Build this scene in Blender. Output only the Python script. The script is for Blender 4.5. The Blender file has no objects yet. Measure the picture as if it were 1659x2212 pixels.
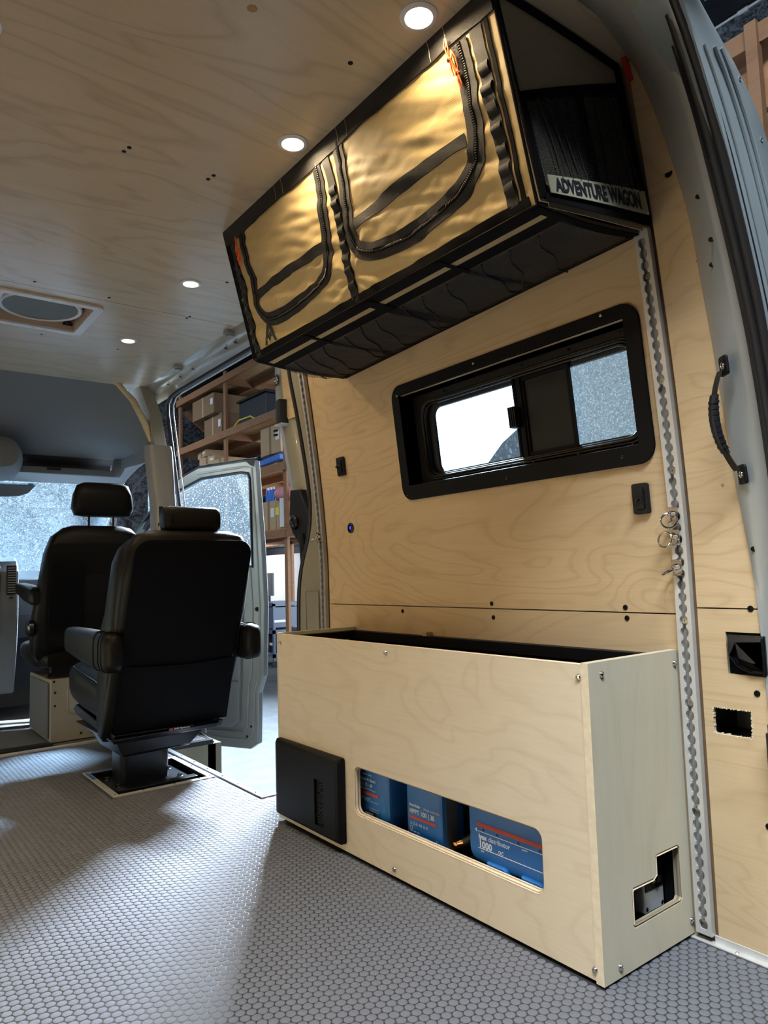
import bpy, math, random
import numpy as np
from mathutils import Vector, Matrix, noise
random.seed(4)
S = bpy.context.scene
COL = S.collection
PI = math.pi

# ------------------------------------------------------------------ camera
yaw, pitch, roll, fpx = 0.647919738, 0.086017735, -0.0292855654, 1545.18
f = Vector((math.sin(yaw)*math.cos(pitch), math.cos(yaw)*math.cos(pitch), math.sin(pitch)))
r0 = Vector((math.cos(yaw), -math.sin(yaw), 0)); u0 = r0.cross(f)
rr = r0*math.cos(roll)+u0*math.sin(roll); uu = -r0*math.sin(roll)+u0*math.cos(roll)
cd = bpy.data.cameras.new('camera'); cam = bpy.data.objects.new('camera', cd); COL.objects.link(cam)
m = Matrix.Identity(4)
for i in range(3):
    m[i][0] = rr[i]; m[i][1] = uu[i]; m[i][2] = -f[i]
m[2][3] = 0.792052
cam.matrix_world = m
cd.sensor_fit = 'VERTICAL'; cd.sensor_height = 24.0; cd.lens = fpx/2212*24.0; cd.clip_start = .02
S.camera = cam

# ------------------------------------------------------------------ world and light
w = bpy.data.worlds.new('daylight'); S.world = w; w.use_nodes = True
bg = w.node_tree.nodes['Background']; bg.inputs[0].default_value = (.80, .90, 1, 1); bg.inputs[1].default_value = 7.5
def area(name, loc, target, sx, sy, power, col, portal=False, shape='RECTANGLE', spread=180):
    l = bpy.data.lights.new(name, 'AREA'); l.shape = shape; l.size = sx
    if shape in ('RECTANGLE', 'ELLIPSE'): l.size_y = sy
    l.energy = power; l.color = col; l.spread = math.radians(spread)
    o = bpy.data.objects.new(name, l); COL.objects.link(o); o.location = loc
    o.rotation_euler = (Vector(target)-Vector(loc)).to_track_quat('-Z', 'Y').to_euler()
    if portal: l.cycles.is_portal = True
    return o
area('bay_door_portal', (6.62, 8.33, 1.4), (0, 8.33, 1.4), 4.95, 4.1, 1, (1, 1, 1), True)
area('shop_ceiling_light', (-.7, -.75, 4.6), (.3, .2, 0), 3.0, .6, 500, (.88, .95, 1))
area('front_wall_fill', (.6, 12.3, 4.9), (1.2, 14.0, .5), 2.4, .5, 260, (.82, .92, 1))  # added fill aimed at the front wall, brightens the foil behind the windscreen
area('white_board_fill', (5.55, 11.9, 1.28), (6.5, 12.0, -.1), .15, 1.6, 45, (.88, .94, 1))  # added fill under the rack shelf to make the white board bright
area('shop_ceiling_light_side', (3.6, 5.2, 4.9), (3.4, 5.2, 0), .5, 2.4, 45, (.82, .92, 1))
hbl = area('daylight_fill', (5.60, 7.2, 4.65), (.9, 2.4, 0), 2.2, .35, 2500, (.74, .87, 1), spread=85)  # added light standing in for daylight through the side door, shapes floor shadows
hbl.rotation_euler = Matrix(((.430, -.58, .692), (-.903, -.277, .330), (0, -.766, .643))).to_euler()
LED_POWER = 2.2
S.view_settings.view_transform = 'Standard'; S.view_settings.look = 'None'
S.view_settings.gamma = 1; S.view_settings.use_curve_mapping = False
S.view_settings.exposure = 0.0
S.cycles.max_bounces = 8; S.cycles.diffuse_bounces = 5; S.cycles.glossy_bounces = 3
S.cycles.transparent_max_bounces = 12; S.cycles.transmission_bounces = 4
S.cycles.sample_clamp_indirect = 6; S.cycles.use_denoising = True
S.cycles.caustics_reflective = False; S.cycles.caustics_refractive = False

# ------------------------------------------------------------------ materials
def newmat(name):
    mt = bpy.data.materials.new(name); mt.use_nodes = True
    nt = mt.node_tree; return mt, nt, nt.nodes['Principled BSDF']
def mat(name, col, rough=.5, metal=0, bump=0, bscale=200, spec=.5, var=0, vscale=4, coat=0):
    mt, nt, p = newmat(name)
    p.inputs['Base Color'].default_value = (*col, 1); p.inputs['Roughness'].default_value = rough
    p.inputs['Metallic'].default_value = metal; p.inputs['Specular IOR Level'].default_value = spec
    p.inputs['Coat Weight'].default_value = coat
    tc = nt.nodes.new('ShaderNodeTexCoord')
    if bump:
        n = nt.nodes.new('ShaderNodeTexNoise'); n.inputs['Scale'].default_value = bscale; n.inputs['Detail'].default_value = 3
        b = nt.nodes.new('ShaderNodeBump'); b.inputs['Strength'].default_value = bump; b.inputs['Distance'].default_value = .002
        nt.links.new(tc.outputs['Object'], n.inputs[0]); nt.links.new(n.outputs[0], b.inputs['Height']); nt.links.new(b.outputs[0], p.inputs['Normal'])
    if var:
        n = nt.nodes.new('ShaderNodeTexNoise'); n.inputs['Scale'].default_value = vscale; n.inputs['Detail'].default_value = 5
        mx = nt.nodes.new('ShaderNodeMix'); mx.data_type = 'RGBA'
        mx.inputs[6].default_value = (*[c*(1-var) for c in col], 1); mx.inputs[7].default_value = (*[min(1, c*(1+var)) for c in col], 1)
        nt.links.new(tc.outputs['Object'], n.inputs[0]); nt.links.new(n.outputs[0], mx.inputs[0]); nt.links.new(mx.outputs[2], p.inputs['Base Color'])
    return mt
def wood(name, light, dark, scale, rings=13, line=.5, rough=.5, fiber=(1, 1, 1), seed=0, blotch=.25):
    """rotary cut plywood: contour lines of a stretched noise, fine fibres, soft blotches"""
    mt, nt, p = newmat(name); N = nt.nodes.new; L = nt.links.new
    tc = N('ShaderNodeTexCoord')
    mp = N('ShaderNodeMapping'); mp.inputs['Scale'].default_value = scale; mp.inputs['Location'].default_value = (seed, seed*1.7, seed*.6)
    L(tc.outputs['Object'], mp.inputs[0])
    n1 = N('ShaderNodeTexNoise'); n1.inputs['Scale'].default_value = 1.0; n1.inputs['Detail'].default_value = 2.8; n1.inputs['Distortion'].default_value = .5
    L(mp.outputs[0], n1.inputs[0])
    mu = N('ShaderNodeMath'); mu.operation = 'MULTIPLY'; mu.inputs[1].default_value = rings; L(n1.outputs[0], mu.inputs[0])
    fr = N('ShaderNodeMath'); fr.operation = 'FRACT'; L(mu.outputs[0], fr.inputs[0])
    rp = N('ShaderNodeValToRGB'); e = rp.color_ramp.elements
    e[0].position = 0; e[0].color = (1, 1, 1, 1); e[1].position = .16; e[1].color = (.25, .25, .25, 1)
    x = e.new(.75); x.color = (.12, .12, .12, 1); x = e.new(.97); x.color = (.75, .75, .75, 1); x = e.new(1); x.color = (1, 1, 1, 1)
    L(fr.outputs[0], rp.inputs[0])
    mp2 = N('ShaderNodeMapping'); mp2.inputs['Scale'].default_value = fiber; L(tc.outputs['Object'], mp2.inputs[0])
    n2 = N('ShaderNodeTexNoise'); n2.inputs['Scale'].default_value = 1; n2.inputs['Detail'].default_value = 4; L(mp2.outputs[0], n2.inputs[0])
    n3 = N('ShaderNodeTexNoise'); n3.inputs['Scale'].default_value = 3.2; n3.inputs['Detail'].default_value = 3; L(tc.outputs['Object'], n3.inputs[0])
    a = N('ShaderNodeMath'); a.operation = 'MULTIPLY'; a.inputs[1].default_value = line; L(rp.outputs[0], a.inputs[0])
    b = N('ShaderNodeMath'); b.operation = 'MULTIPLY_ADD'; b.inputs[1].default_value = .42; L(n2.outputs[0], b.inputs[0]); L(a.outputs[0], b.inputs[2])
    c = N('ShaderNodeMath'); c.operation = 'MULTIPLY_ADD'; c.inputs[1].default_value = blotch*2; L(n3.outputs[0], c.inputs[0]); L(b.outputs[0], c.inputs[2])
    d = N('ShaderNodeMath'); d.operation = 'SUBTRACT'; d.inputs[1].default_value = .21+blotch*.8; d.use_clamp = True; L(c.outputs[0], d.inputs[0])
    mx = N('ShaderNodeMix'); mx.data_type = 'RGBA'; mx.inputs[6].default_value = (*light, 1); mx.inputs[7].default_value = (*dark, 1)
    L(d.outputs[0], mx.inputs[0]); L(mx.outputs[2], p.inputs['Base Color'])
    p.inputs['Roughness'].default_value = rough
    bm_ = N('ShaderNodeBump'); bm_.inputs['Strength'].default_value = .12; bm_.inputs['Distance'].default_value = .001
    L(n2.outputs[0], bm_.inputs['Height']); L(bm_.outputs[0], p.inputs['Normal'])
    return mt
PLY_L, PLY_D = (.66, .50, .305), (.40, .26, .125)
M = {}
M['ply_wall'] = wood('birch_plywood_wall', PLY_L, PLY_D, (2, .95, 3.0), 22, .40, .45, (60, 7, 200), 1.3)
M['ply_wall2'] = wood('birch_plywood_wall_low', (.64, .49, .30), (.40, .26, .13), (2, .9, 4.6), 18, .32, .45, (60, 5, 240), 5.1)
M['ply_ceil'] = wood('plywood_ceiling', (.53, .445, .325), (.34, .265, .18), (1.0, 4.0, 2), 9, .42, .26, (7, 210, 60), 2.2, .2)
M['ply_box'] = wood('birch_plywood_cabinet', (.70, .61, .46), (.50, .40, .26), (2, 1.5, 3.0), 15, .30, .5, (60, 8, 170), 7.7, .32)
M['ply_end'] = wood('birch_plywood_end', (.58, .54, .42), (.43, .38, .265), (3.6, 2, 1.3), 6, .22, .5, (190, 60, 8), 3.4, .3)
M['lumber'] = wood('lumber', (.33, .165, .08), (.19, .08, .035), (6, 1.2, 6), 6, .4, .7, (60, 8, 60), 9.1)
M['lumber_dark'] = wood('dark_lumber', (.20, .105, .055), (.11, .05, .025), (6, 1.2, 6), 6, .4, .7, (60, 8, 60), 3.1)
M['osb'] = mat('osb_board', (.40, .24, .11), .8, var=.5, vscale=18)
M['ply_edge'] = None
def ply_edge():
    mt, nt, p = newmat('plywood_edge'); N = nt.nodes.new; L = nt.links.new
    tc = N('ShaderNodeTexCoord'); n = N('ShaderNodeTexNoise'); n.inputs['Scale'].default_value = 40; L(tc.outputs['Object'], n.inputs[0])
    mx = N('ShaderNodeMix'); mx.data_type = 'RGBA'; mx.inputs[6].default_value = (.62, .47, .29, 1); mx.inputs[7].default_value = (.36, .22, .11, 1)
    L(n.outputs[0], mx.inputs[0]); L(mx.outputs[2], p.inputs['Base Color']); p.inputs['Roughness'].default_value = .7
    return mt
M['ply_edge'] = ply_edge()
M['ply_light'] = mat('plywood_edge_light', (.72, .62, .45), .7, var=.2, vscale=60)
M['ply_dark'] = mat('plywood_edge_dark', (.33, .21, .11), .7, var=.3, vscale=60)
M['rubber_floor'] = mat('floor_rubber_groove', (.042, .043, .048), .34, spec=.4, bump=.1, bscale=400)
M['rubber_coin'] = mat('floor_rubber_coin', (.142, .15, .175), .8, spec=.2, bump=.5, bscale=500)
M['alu'] = mat('brushed_aluminium', (.70, .70, .69), .42, .45, var=.15, vscale=30, bump=.2, bscale=150)
M['alu_dull'] = mat('dull_aluminium', (.52, .53, .54), .45, .5, var=.2, vscale=25)
M['channel'] = mat('rail_channel', (.34, .33, .31), .5, .3)
M['steel'] = mat('polished_steel', (.75, .74, .72), .14, 1)
M['black_metal'] = mat('black_painted_metal', (.005, .005, .006), .5, bump=.1, bscale=900, spec=.13)
M['black_plastic'] = mat('black_plastic', (.008, .008, .009), .5, bump=.15, bscale=700, spec=.3)
M['black_gloss'] = mat('black_gloss', (.008, .008, .010), .2)
M['black_steel'] = mat('black_enamelled_steel', (.005, .006, .010), .28, spec=.4)
M['rubber'] = mat('black_rubber_seal', (.008, .009, .013), .42, bump=.2, bscale=300)
M['leather'] = mat('black_leather', (.006, .0055, .005), .42, bump=.3, bscale=260, spec=.15)
M['leather_flat'] = mat('black_leather_flat', (.003, .003, .004), .6, bump=.3, bscale=260, spec=.08)
M['fabric_dark'] = mat('dark_seat_cloth', (.005, .005, .006), .85, bump=.4, bscale=700, spec=.15)
M['paint_grey'] = mat('grey_van_paint', (.32, .335, .33), .30, coat=.4, var=.06, vscale=6)
M['paint_beige'] = mat('beige_van_paint', (.27, .25, .20), .28, coat=.3, var=.06, vscale=6)
M['paint_body'] = mat('blue_grey_body_paint', (.19, .225, .245), .35, coat=.3, var=.12, vscale=9)
M['trim_grey'] = mat('grey_cab_trim', (.125, .135, .15), .6, bump=.2, bscale=400)
M['trim_light'] = mat('light_grey_trim', (.25, .255, .265), .5, bump=.1, bscale=400)
M['headliner'] = mat('headliner_cloth', (.17, .182, .20), .95, bump=.4, bscale=600)
M['white_plastic'] = mat('white_plastic', (.75, .77, .80), .35)
M['cream_plastic'] = mat('vent_housing', (.55, .45, .38), .5)
M['webbing'] = mat('black_webbing', (.0075, .0065, .006), .6, bump=.7, bscale=900, spec=.4)
M['binding'] = mat('black_binding', (.005, .0045, .005), .85, bump=.4, bscale=700, spec=.12)
M['orange'] = mat('orange_cord', (.80, .12, .02), .5)
M['net'] = mat('black_mesh_net', (.006, .006, .007), .7)
M['foam'] = mat('yellow_insulation', (.62, .50, .30), .9, bump=1, bscale=120, var=.35, vscale=30)
M['concrete'] = mat('garage_concrete', (.038, .044, .052), .8, var=.45, vscale=6, spec=.2)
M['dark_wall'] = mat('dark_garage_wall', (.012, .013, .017), .7, var=.4, vscale=3)
M['white_board'] = mat('white_board', (.80, .82, .86), .4)
M['cart_blue'] = mat('blue_grey_cart', (.085, .12, .19), .4)
M['card'] = mat('cardboard', (.25, .16, .095), .85, var=.12, vscale=8)
M['card_light'] = mat('cardboard_light', (.48, .34, .20), .85, var=.1, vscale=8)
M['paper'] = mat('white_paper', (.8, .8, .82), .6)
M['pink'] = mat('pink_wrap', (.75, .30, .36), .5, var=.4, vscale=12)
M['blue_bright'] = mat('blue_plastic', (.03, .17, .65), .35)
M['yellow'] = mat('yellow_label', (.85, .75, .04), .5)
M['device_blue'] = mat('blue_device_case', (.015, .12, .38), .38, bump=.15, bscale=900)
M['device_blue2'] = mat('bright_blue_cover', (.02, .16, .46), .35)
M['device_red'] = mat('red_stripe', (.42, .045, .03), .45)
M['ink_white'] = mat('white_print', (.75, .78, .82), .5)
M['ink_black'] = mat('black_print', (.008, .010, .016), .6)
M['copper'] = mat('copper_lug', (.70, .36, .16), .22, 1)
M['breaker'] = mat('grey_breaker', (.55, .58, .62), .4)
M['label_fabric'] = mat('pale_label_fabric', (.36, .35, .26), .75, bump=.4, bscale=300)
M['tape_red'] = mat('red_tape', (.55, .03, .015), .4)
M['blue_led'] = mat('blue_led', (.02, .06, .8), .3)
M['mat_grey'] = mat('cab_floor_mat', (.10, .105, .12), .85, bump=.5, bscale=500, var=.15, vscale=12)
M['zip_teeth'] = mat('zipper_teeth', (.06, .05, .045), .4)
M['gold'] = mat('brass_rivet', (.5, .47, .4), .3, .9)
M['strip_grey'] = mat('sill_metal', (.52, .56, .62), .3, .75)
def emis(name, col, s):
    mt, nt, p = newmat(name); p.inputs['Base Color'].default_value = (*col, 1)
    p.inputs['Emission Color'].default_value = (*col, 1); p.inputs['Emission Strength'].default_value = s; return mt
M['lens'] = emis('lamp_lens', (1, .78, .45), 14)
M['screen_blue'] = emis('blue_indicator', (.02, .08, 1), .8)
def canvas():
    mt, nt, p = newmat('khaki_ripstop_canvas'); N = nt.nodes.new; L = nt.links.new
    tc = N('ShaderNodeTexCoord'); sp = N('ShaderNodeSeparateXYZ'); L(tc.outputs['Object'], sp.inputs[0])
    outs = []
    for k, sc in (('Y', 900), ('Z', 900)):
        a = N('ShaderNodeMath'); a.operation = 'MULTIPLY'; a.inputs[1].default_value = sc; L(sp.outputs[k], a.inputs[0])
        s = N('ShaderNodeMath'); s.operation = 'SINE'; L(a.outputs[0], s.inputs[0])
        q = N('ShaderNodeMath'); q.operation = 'POWER'; ab = N('ShaderNodeMath'); ab.operation = 'ABSOLUTE'; L(s.outputs[0], ab.inputs[0]); L(ab.outputs[0], q.inputs[0]); q.inputs[1].default_value = 8
        outs.append(q)
    ad = N('ShaderNodeMath'); ad.operation = 'MAXIMUM'; L(outs[0].outputs[0], ad.inputs[0]); L(outs[1].outputs[0], ad.inputs[1])
    b = N('ShaderNodeBump'); b.inputs['Strength'].default_value = .35; b.inputs['Distance'].default_value = .0006; L(ad.outputs[0], b.inputs['Height'])
    n = N('ShaderNodeTexNoise'); n.inputs['Scale'].default_value = 22; n.inputs['Detail'].default_value = 4; L(tc.outputs['Object'], n.inputs[0])
    b2 = N('ShaderNodeBump'); b2.inputs['Strength'].default_value = .35; b2.inputs['Distance'].default_value = .004; L(n.outputs[0], b2.inputs['Height']); L(b.outputs[0], b2.inputs['Normal'])
    L(b2.outputs[0], p.inputs['Normal'])
    p.inputs['Base Color'].default_value = (.46, .345, .155, 1); p.inputs['Roughness'].default_value = .55
    p.inputs['Sheen Weight'].default_value = .2
    return mt
M['canvas'] = canvas()
M['canvas_dull'] = mat('khaki_canvas_end', (.36, .30, .20), .8, bump=.3, bscale=500)
def foil(name, c1, c2, sc):
    mt, nt, p = newmat(name); N = nt.nodes.new; L = nt.links.new
    tc = N('ShaderNodeTexCoord'); n0 = N('ShaderNodeTexNoise'); n0.inputs['Scale'].default_value = 1.1*sc; n0.inputs['Detail'].default_value = 6; L(tc.outputs['Object'], n0.inputs[0])
    v = N('ShaderNodeTexVoronoi'); v.inputs['Scale'].default_value = 5*sc; L(n0.outputs[1], v.inputs[0])
    v2 = N('ShaderNodeTexNoise'); v2.inputs['Scale'].default_value = 9*sc; v2.inputs['Detail'].default_value = 8; v2.inputs['Roughness'].default_value = .75; v2.inputs['Distortion'].default_value = 1.5; L(tc.outputs['Object'], v2.inputs[0])
    rp = N('ShaderNodeValToRGB'); e = rp.color_ramp.elements; e[0].position = .42; e[0].color = (*c1, 1); e[1].position = .60; e[1].color = (*c2, 1)
    L(v2.outputs[0], rp.inputs[0]); L(rp.outputs[0], p.inputs['Base Color']); p.inputs['Roughness'].default_value = .35; p.inputs['Metallic'].default_value = .3
    b = N('ShaderNodeBump'); b.inputs['Strength'].default_value = 1; b.inputs['Distance'].default_value = .03; L(v2.outputs[0], b.inputs['Height']); L(b.outputs[0], p.inputs['Normal'])
    return mt
M['foil'] = foil('foil_faced_insulation', (.06, .075, .10), (.75, .82, .90), 1.3)
M['foil_dark'] = foil('dark_foil_insulation', (.004, .005, .008), (.14, .155, .19), .8)
def glass(name, haze, col=(.75, .87, .95), speck=.3, sc=220):
    """thin dusty, rain-spotted pane"""
    mt, nt, p = newmat(name); N = nt.nodes.new; L = nt.links.new; out = nt.nodes['Material Output']
    tr = N('ShaderNodeBsdfTransparent'); tr.inputs[0].default_value = (*col, 1)
    tl = N('ShaderNodeBsdfTranslucent'); tl.inputs[0].default_value = (.8, .88, .95, 1)
    gl = N('ShaderNodeBsdfGlossy'); gl.inputs['Roughness'].default_value = .04; gl.inputs[0].default_value = (.9, .95, 1, 1)
    tc = N('ShaderNodeTexCoord'); n = N('ShaderNodeTexNoise'); n.inputs['Scale'].default_value = sc; n.inputs['Detail'].default_value = 2; L(tc.outputs['Object'], n.inputs[0])
    mr = N('ShaderNodeMapRange'); mr.inputs[1].default_value = .56; mr.inputs[2].default_value = .68; mr.inputs[3].default_value = haze; mr.inputs[4].default_value = haze+speck; L(n.outputs[0], mr.inputs[0])
    m1 = N('ShaderNodeMixShader'); L(mr.outputs[0], m1.inputs[0]); L(tr.outputs[0], m1.inputs[1]); L(tl.outputs[0], m1.inputs[2])
    m2 = N('ShaderNodeMixShader'); m2.inputs[0].default_value = .06; L(m1.outputs[0], m2.inputs[1]); L(gl.outputs[0], m2.inputs[2]); L(m2.outputs[0], out.inputs[0])
    return mt
M['glass_wet'] = glass('rain_spotted_glass', .07, (.62, .70, .70), .14)
M['glass_tint'] = glass('tinted_glass', .02, (.45, .50, .52), .05)
M['glass_front'] = glass('dusty_windscreen_glass', .012, (.78, .90, .97), .05, 130)

# ------------------------------------------------------------------ mesh builder
class MB:
    def __init__(s): s.v = []; s.f = []; s.mi = []; s.cur = 0
    def add(s, vs, fs):
        b = len(s.v); s.v += [tuple(v) for v in vs]
        for q in fs: s.f.append(tuple(b+i for i in q)); s.mi.append(s.cur)
        return s
    def box(s, lo, hi, T=None):
        x0, y0, z0 = lo; x1, y1, z1 = hi
        vs = [(x0,y0,z0),(x1,y0,z0),(x1,y1,z0),(x0,y1,z0),(x0,y0,z1),(x1,y0,z1),(x1,y1,z1),(x0,y1,z1)]
        if T is not None: vs = [T @ Vector(v) for v in vs]
        return s.add(vs, [(0,3,2,1),(4,5,6,7),(0,1,5,4),(1,2,6,5),(2,3,7,6),(3,0,4,7)])
    def beam(s, a, b, w_, h_, up=(0,0,1)):
        a = Vector(a); b = Vector(b); d = (b-a); L = d.length; d.normalize(); u = Vector(up); sd = d.cross(u)
        if sd.length < 1e-4: sd = d.cross(Vector((1,0,0)))
        sd.normalize(); u = sd.cross(d)
        vs = []
        for p in (a, b):
            for q in ((-1,-1),(1,-1),(1,1),(-1,1)): vs.append(p+sd*q[0]*w_/2+u*q[1]*h_/2)
        return s.add(vs, [(3,2,1,0),(4,5,6,7),(0,1,5,4),(1,2,6,5),(2,3,7,6),(3,0,4,7)])
    def rings(s, R, closed=True, caps=True, loop=False):
        n = len(R[0]); vs = [p for r in R for p in r]; fs = []
        K = len(R)
        for k in range(K if loop else K-1):
            k2 = (k+1) % K
            for i in range(n if closed else n-1):
                j = (i+1) % n; fs.append((k*n+i, k*n+j, k2*n+j, k2*n+i))
        if caps and not loop and closed: fs.append(tuple(range(n-1, -1, -1))); fs.append(tuple((K-1)*n+i for i in range(n)))
        return s.add(vs, fs)
    def tube(s, pts, r, n=8, caps=True, loop=False):
        P = [Vector(p) for p in pts]; R = []; K = len(P); nrm = None
        for k in range(K):
            if loop: t = P[(k+1) % K]-P[k-1]
            else: t = P[min(k+1, K-1)]-P[max(k-1, 0)]
            t.normalize()
            if nrm is None: nrm = t.orthogonal().normalized()
            nrm = (nrm-t*nrm.dot(t)); nrm.normalize(); b = t.cross(nrm)
            q = r[k] if isinstance(r, (list, tuple)) else r
            R.append([P[k]+(nrm*math.cos(2*PI*i/n)+b*math.sin(2*PI*i/n))*q for i in range(n)])
        return s.rings(R, True, caps, loop)
    def lathe(s, prof, o, ax, n=20):
        o = Vector(o); ax = Vector(ax).normalized(); u = ax.orthogonal().normalized(); b = ax.cross(u)
        R = [[o+ax*h+(u*math.cos(2*PI*i/n)+b*math.sin(2*PI*i/n))*max(q, 1e-5) for i in range(n)] for q, h in prof]
        return s.rings(R)
    def grid(s, fn, nu, nv):
        vs = [fn(i/nu, j/nv) for j in range(nv+1) for i in range(nu+1)]
        fs = [(j*(nu+1)+i, j*(nu+1)+i+1, (j+1)*(nu+1)+i+1, (j+1)*(nu+1)+i) for j in range(nv) for i in range(nu)]
        return s.add(vs, fs)
    def slab(s, fn, nu, nv, off):
        """closed sheet: fn(u,v) plus thickness vector off"""
        off = Vector(off); n1 = (nu+1)*(nv+1)
        a = [Vector(fn(i/nu, j/nv)) for j in range(nv+1) for i in range(nu+1)]
        fs = []
        for j in range(nv):
            for i in range(nu):
                q = (j*(nu+1)+i, j*(nu+1)+i+1, (j+1)*(nu+1)+i+1, (j+1)*(nu+1)+i); fs.append(q); fs.append(tuple(x+n1 for x in reversed(q)))
        per = [i for i in range(nu)]+[j*(nu+1)+nu for j in range(nv)]+[nv*(nu+1)+i for i in range(nu, 0, -1)]+[j*(nu+1) for j in range(nv, 0, -1)]
        for k in range(len(per)):
            p, q = per[k], per[(k+1) % len(per)]; fs.append((q, p, p+n1, q+n1))
        return s.add(a+[x+off for x in a], fs)
    def build(s, name, mt, parent=None, smooth=False, bev=0, ang=40):
        me = bpy.data.meshes.new(name); me.from_pydata([tuple(v) for v in s.v], [], s.f)
        for q in (mt if isinstance(mt, (list, tuple)) else [mt]): me.materials.append(q)
        if isinstance(mt, (list, tuple)): me.polygons.foreach_set('material_index', s.mi)
        if smooth:
            me.polygons.foreach_set('use_smooth', [True]*len(me.polygons)); me.set_sharp_from_angle(angle=math.radians(ang))
        me.update(); me.validate()
        o = bpy.data.objects.new(name, me); COL.objects.link(o)
        if parent is not None: o.parent = parent; o.matrix_parent_inverse = Matrix.Identity(4); rel(o)
        if bev:
            b = o.modifiers.new('bevel', 'BEVEL'); b.width = bev; b.segments = 2; b.limit_method = 'ANGLE'; b.angle_limit = math.radians(40)
        return o
def world_of(o):
    mm = Matrix.Identity(4)
    while o is not None: mm = o.matrix_basis @ mm; o = o.parent
    return mm
def rel(o):   # mesh data is given in world space: cancel the parent's placement
    o.matrix_basis = world_of(o.parent).inverted()
def tag(o, label=None, cat=None, group=None, kind=None):
    if label: o['label'] = label
    if cat: o['category'] = cat
    if group: o['group'] = group
    if kind: o['kind'] = kind
    return o
def thing(name, loc, label, cat, group=None, rz=0, kind=None):
    o = bpy.data.objects.new(name, None); COL.objects.link(o); o.location = loc; o.rotation_euler = (0, 0, rz); o.empty_display_size = .05
    return tag(o, label, cat, group, kind)
def copy_tree(o, parent=None):
    c = o.copy(); COL.objects.link(c)
    if parent is not None: c.parent = parent
    for ch in o.children: copy_tree(ch, c)
    return c
def rrect(x0, y0, x1, y1, r, n=6):
    P = []
    for cx, cy, a0 in ((x1-r, y1-r, 0), (x0+r, y1-r, 90), (x0+r, y0+r, 180), (x1-r, y0+r, 270)):
        for i in range(n+1):
            a = math.radians(a0+90*i/n); P.append((cx+r*math.cos(a), cy+r*math.sin(a)))
    return P
def plate(name, outer, holes, th, fn, mt, parent=None, bev=0, smooth=False):
    """flat shape with holes, local z in 0..th, mapped to the world by fn(x,y,z)"""
    cu = bpy.data.curves.new(name, 'CURVE'); cu.dimensions = '2D'; cu.fill_mode = 'BOTH'; cu.extrude = th/2-bev; cu.bevel_depth = bev; cu.bevel_resolution = 1
    if bev: cu.offset = -bev
    for ring in [outer]+list(holes):
        sp = cu.splines.new('POLY'); sp.points.add(len(ring)-1)
        for p, q in zip(sp.points, ring): p.co = (q[0], q[1], 0, 1)
        sp.use_cyclic_u = True
    t = bpy.data.objects.new(name, cu); COL.objects.link(t)
    dg = bpy.context.evaluated_depsgraph_get(); me = bpy.data.meshes.new_from_object(t.evaluated_get(dg))
    bpy.data.objects.remove(t); bpy.data.curves.remove(cu)
    co = np.empty(len(me.vertices)*3); me.vertices.foreach_get('co', co); co = co.reshape(-1, 3)
    new = [fn(x, y, z+th/2) for x, y, z in co]
    mb = MB(); mb.add(new, [tuple(p.vertices) for p in me.polygons]); bpy.data.meshes.remove(me)
    return mb.build(name, mt, parent, smooth)
def text(name, s, size, fn, mt, parent, bold=0, align='LEFT', th=.0006, sx=1):
    cu = bpy.data.curves.new(name, 'FONT'); cu.body = s; cu.size = size; cu.extrude = th/2; cu.offset = bold; cu.align_x = align; cu.resolution_u = 3
    t = bpy.data.objects.new(name, cu); COL.objects.link(t)
    dg = bpy.context.evaluated_depsgraph_get(); me = bpy.data.meshes.new_from_object(t.evaluated_get(dg))
    bpy.data.objects.remove(t); bpy.data.curves.remove(cu)
    mb = MB(); mb.add([fn(v.co.x*sx, v.co.y, v.co.z) for v in me.vertices], [tuple(p.vertices) for p in me.polygons]); bpy.data.meshes.remove(me)
    return mb.build(name, mt, parent)
def sup(c, u, v, a, b, n=4, N=28):
    c = Vector(c); u = Vector(u); v = Vector(v); R = []
    for i in range(N):
        t = 2*PI*i/N; ct, st = math.cos(t), math.sin(t)
        R.append(c+u*a*math.copysign(abs(ct)**(2/n), ct)+v*b*math.copysign(abs(st)**(2/n), st))
    return R
def interp(tab, z):
    for (a, xa), (b, xb) in zip(tab, tab[1:]):
        if a <= z <= b: return xa+(xb-xa)*(z-a)/(b-a)
    return tab[0][1] if z < tab[0][0] else tab[-1][1]
XW = 1.481
def lean(z): return .07*(max(0, z-.8)/.7)**1.5
def WP(y, z, off=0): return Vector((XW-off-lean(z), y, z))

# ------------------------------------------------------------------ the van floor
FX0, FX1, FY0, FY1 = -.27, 1.485, .22, 3.80
fl = MB()
# floor sheet with the seat well (x .83-1.20, y 2.78-3.20) and the step (x>1.235, y 2.41-3.42) left open
xs = [FX0, .835, 1.195, 1.235, FX1]; ys = [FY0, 2.41, 2.79, 3.19, 3.42, FY1]
for i in range(4):
    for j in range(5):
        if i == 1 and j == 2: continue
        if i == 3 and j in (1, 2, 3): continue
        fl.box((xs[i], ys[j], -.02), (xs[i+1], ys[j+1], 0))
floor = tag(fl.build('floor', M['rubber_floor']), kind='structure')
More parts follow.
